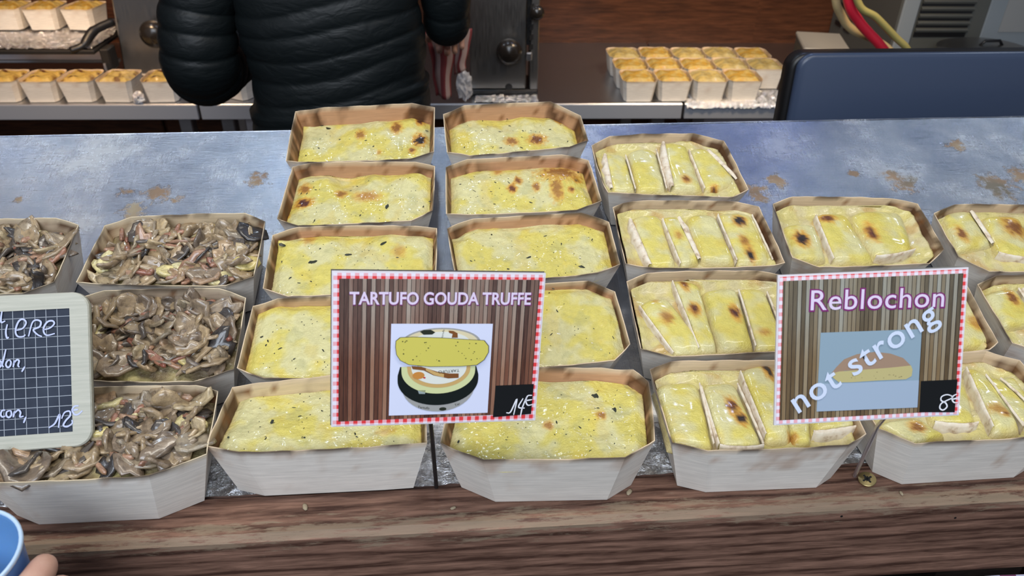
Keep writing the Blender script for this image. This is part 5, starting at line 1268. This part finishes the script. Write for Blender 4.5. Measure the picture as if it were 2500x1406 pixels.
a, b_ = g['ns']; L = math.hypot(b_[0] - a[0], b_[1] - a[1]); an = math.degrees(math.atan2(b_[1] - a[1], b_[0] - a[0]))
text('slanted_lettering', 'not strong', L / 1000 + 0.003, 0.0172, (a[0] / 1000, a[1] / 1000), z1 + 6 * LAY, M_chalk if False else pmat('print_pale_blue', (0.62, 0.70, 0.86)), sr, 0.010, an, 1.08)
inv = sr.matrix_world.inverted()
MB().tube([inv @ Vector((0.3035, -0.1345, 0.0015)), inv @ Vector((0.300, -0.145, 0.07)), inv @ Vector((0.296, -0.1755, 0.150))], 0.0016, 8).build('stake', M_alu, sr)

g = SIGNS['chalk']; W, H = g['W'] / 1000, g['H'] / 1000
cb = sign_root('chalkboard', g, 'small chalkboard with a rounded pale frame, white grid and handwriting', 'chalkboard')
# slate and rounded frame
sx1, sy1 = g['slate'][0][0] / 1000, g['slate'][0][1] / 1000; sy0 = g['slate'][1][1] / 1000
sx1 = (g['slate'][0][0] + g['slate'][1][0]) / 2000; sx0 = -W / 2 + (W / 2 - sx1)
def rrect(w, h, r, n=8):
    return [(cx + r * math.cos(R(a0 + 90 * k / n)), cy + r * math.sin(R(a0 + 90 * k / n))) for cx, cy, a0 in ((w / 2 - r, h / 2 - r, 0), (-w / 2 + r, h / 2 - r, 90), (-w / 2 + r, -h / 2 + r, 180), (w / 2 - r, -h / 2 + r, 270)) for k in range(n + 1)]
outl = rrect(W, H, 0.013)
M_slate, nt, b = mat('slate', (0.018, 0.026, 0.050), 0.45, 0, 0.15); N = NT(nt)
N.l(N.ramp(N.noise(N.obj(), 40, 5), [(0.3, (0.013, 0.019, 0.036)), (0.7, (0.028, 0.038, 0.062))]), b.inputs['Base Color'])
MB().box(((sx0 + sx1) / 2, (sy0 + sy1) / 2, -0.003), (sx1 - sx0 + 0.004, sy1 - sy0 + 0.004, 0.004)).build('slate', M_slate, cb)
# frame as ring of quads between rounded outline and the slate opening
inn = []
for x, y in outl: inn.append((min(max(x, sx0), sx1), min(max(y, sy0), sy1)))
n = len(outl); V = []; F = []
bevl = [(1.0, -0.005), (1.0, -0.0012), (0.985, 0.0)]
for k_, z_ in bevl: V += [(x * (1 - (1 - k_) * 0.6), y * k_, z_) for x, y in outl]
V += [(x, y, 0.0) for x, y in inn] + [(x, y, -0.0030) for x, y in inn] 
for j in range(4):
    for k in range(n):
        q_ = (k + 1) % n; F.append((j * n + k, j * n + q_, (j + 1) * n + q_, (j + 1) * n + k))
obj('frame', V, F, M_frame, cb)
MB().poly(outl, -0.0058, -0.005).build('backing', M_edge, cb)
mb = MB(); vl = [v[0] / 1000 for v in g['vl']]; stp = abs(vl[0] - vl[1]); hl = [v[1] / 1000 for v in g['hl']]; sth = (hl[0] - hl[-1]) / 4
x = vl[0] - 0.0
while x > sx0: mb.box((x, (sy0 + sy1) / 2, -0.00095), (0.00042, sy1 - sy0, 0.0001)); x -= stp
y = hl[0]
while y > sy0: mb.box(((sx0 + sx1) / 2, y, -0.00095), (sx1 - sx0, 0.00042, 0.0001)); y -= sth
mb.build('grid_lines', pmat('grid_white', (0.36, 0.40, 0.46), 0.5), cb)
ribbon('handwriting', g['strokes'], 1.25, 0.0003, pmat('chalk_ink', (0.50, 0.56, 0.80), 0.6), cb)

# ------------------------------------------------------------------ cup and hand at the near corner
M_cup, nt, b = mat('blue_translucent_plastic', (0.22, 0.48, 0.86), 0.25); b.inputs['Transmission Weight'].default_value = 0.45; b.inputs['Subsurface Weight'].default_value = 0.25; b.inputs['Subsurface Radius'].default_value = (0.01, 0.02, 0.03)
M_drink, _, _ = mat('blue_drink', (0.01, 0.16, 0.62), 0.15)
cup = empty('plastic_cup', (-0.3505, -0.236, 0.0), (R(4), R(3), 0)); tag(cup, 'translucent blue plastic cup held at the near corner of the counter', 'cup')
MB().lathe([(0.0005, 0.0), (0.024, 0.0), (0.0265, 0.004), (0.0345, 0.088), (0.0356, 0.0905), (0.0352, 0.092), (0.0338, 0.0915), (0.0330, 0.088), (0.0252, 0.006), (0.0005, 0.004)], 48).build('cup_wall', M_cup, cup, True)
MB().lathe([(0.0005, 0.020), (0.0262, 0.020), (0.0258, 0.018), (0.0245, 0.0075), (0.0005, 0.0055)], 40).build('drink', M_drink, cup, True)
MB().lathe([(0.0346, 0.0885), (0.0360, 0.0900), (0.0362, 0.0922), (0.0350, 0.0934), (0.0336, 0.0924), (0.0338, 0.0900)], 48).build('rim', mat('pale_blue_rim', (0.50, 0.66, 0.86), 0.3)[0], cup, True)
hd = empty('hand', (-0.42, -0.34, -0.02)); tag(hd, 'bare hand holding the blue plastic cup, a fingertip showing beside it', 'hand')
H0 = Vector((-0.42, -0.34, -0.02)); hq = lambda x, y, z: Vector((x, y, z)) - H0
ch = [[(hq(-.47, -.48, -.13), .032, .028, 'arm'), (hq(-.435, -.37, -.035), .027, .022, 'wrist'), (hq(-.405, -.305, .018), .021, .030, 'palm'), (hq(-.385, -.282, .030), .016, .030)]]
for k, (z, L, t) in enumerate(((.064, 1.0, .008), (.043, 1.04, .004), (.023, 1.0, .0), (.004, .84, -.002))):
    r = (.0108, .0105, .0098, .0085)[k]
    ch.append(['palm', (hq(-.384, -.288, z), r * 1.05, r * 1.05), (hq(-.350, -.2885, z + .002), r, r), (hq(-.350 + .040 * L, -.272, z + t), r, r), (hq(-.350 + .0485 * L, -.246, z + t), r * .97, r * .97), (hq(-.350 + .0460 * L, -.227, z + t - .004), r * .85, r * .85)])
ch.append(['palm', (hq(-.412, -.270, .030), .012, .012), (hq(-.400, -.236, .045), .0105, .0105), (hq(-.380, -.206, .052), .009, .009)])
freeze(skin_body('hand', ch, M_skin, hd, 2))

# checked cloth pinned under the ledge at the right
M_check, nt, b = mat('checked_cloth', rough=0.85); N = NT(nt); sx = N.n('ShaderNodeSeparateXYZ'); N.l(N.obj(), sx.inputs[0])
s = [N.math('LESS_THAN', N.math('FRACT', N.math('ADD', N.math('DIVIDE', sx.outputs[i], 0.030), 50)), 0.5) for i in (0, 2)]
N.l(N.mix(N.math('MULTIPLY', s[0], s[1]), N.mix(N.math('MAXIMUM', s[0], s[1]), (0.45, 0.45, 0.60), (0.16, 0.05, 0.11)), (0.10, 0.008, 0.03)), b.inputs['Base Color'])
V = []; F = []
for j in range(9):
    for i in range(121):
        x = 0.40 + 0.9 * i / 120; zz = -0.100 - 0.20 * j / 8
        V.append((x, -0.1685 - 0.004 * (1 + math.sin(x * 95)) * (j + 1) / 9, zz))
for j in range(8):
    for i in range(120): a = j * 121 + i; F.append((a, a + 1, a + 122, a + 121))
cl = obj('checked_cloth', V, F, M_check, None, True); md = cl.modifiers.new('s', 'SOLIDIFY'); md.thickness = 0.001
tag(cl, 'blue and dark red checked cloth hanging below the ledge at the right corner', 'cloth')
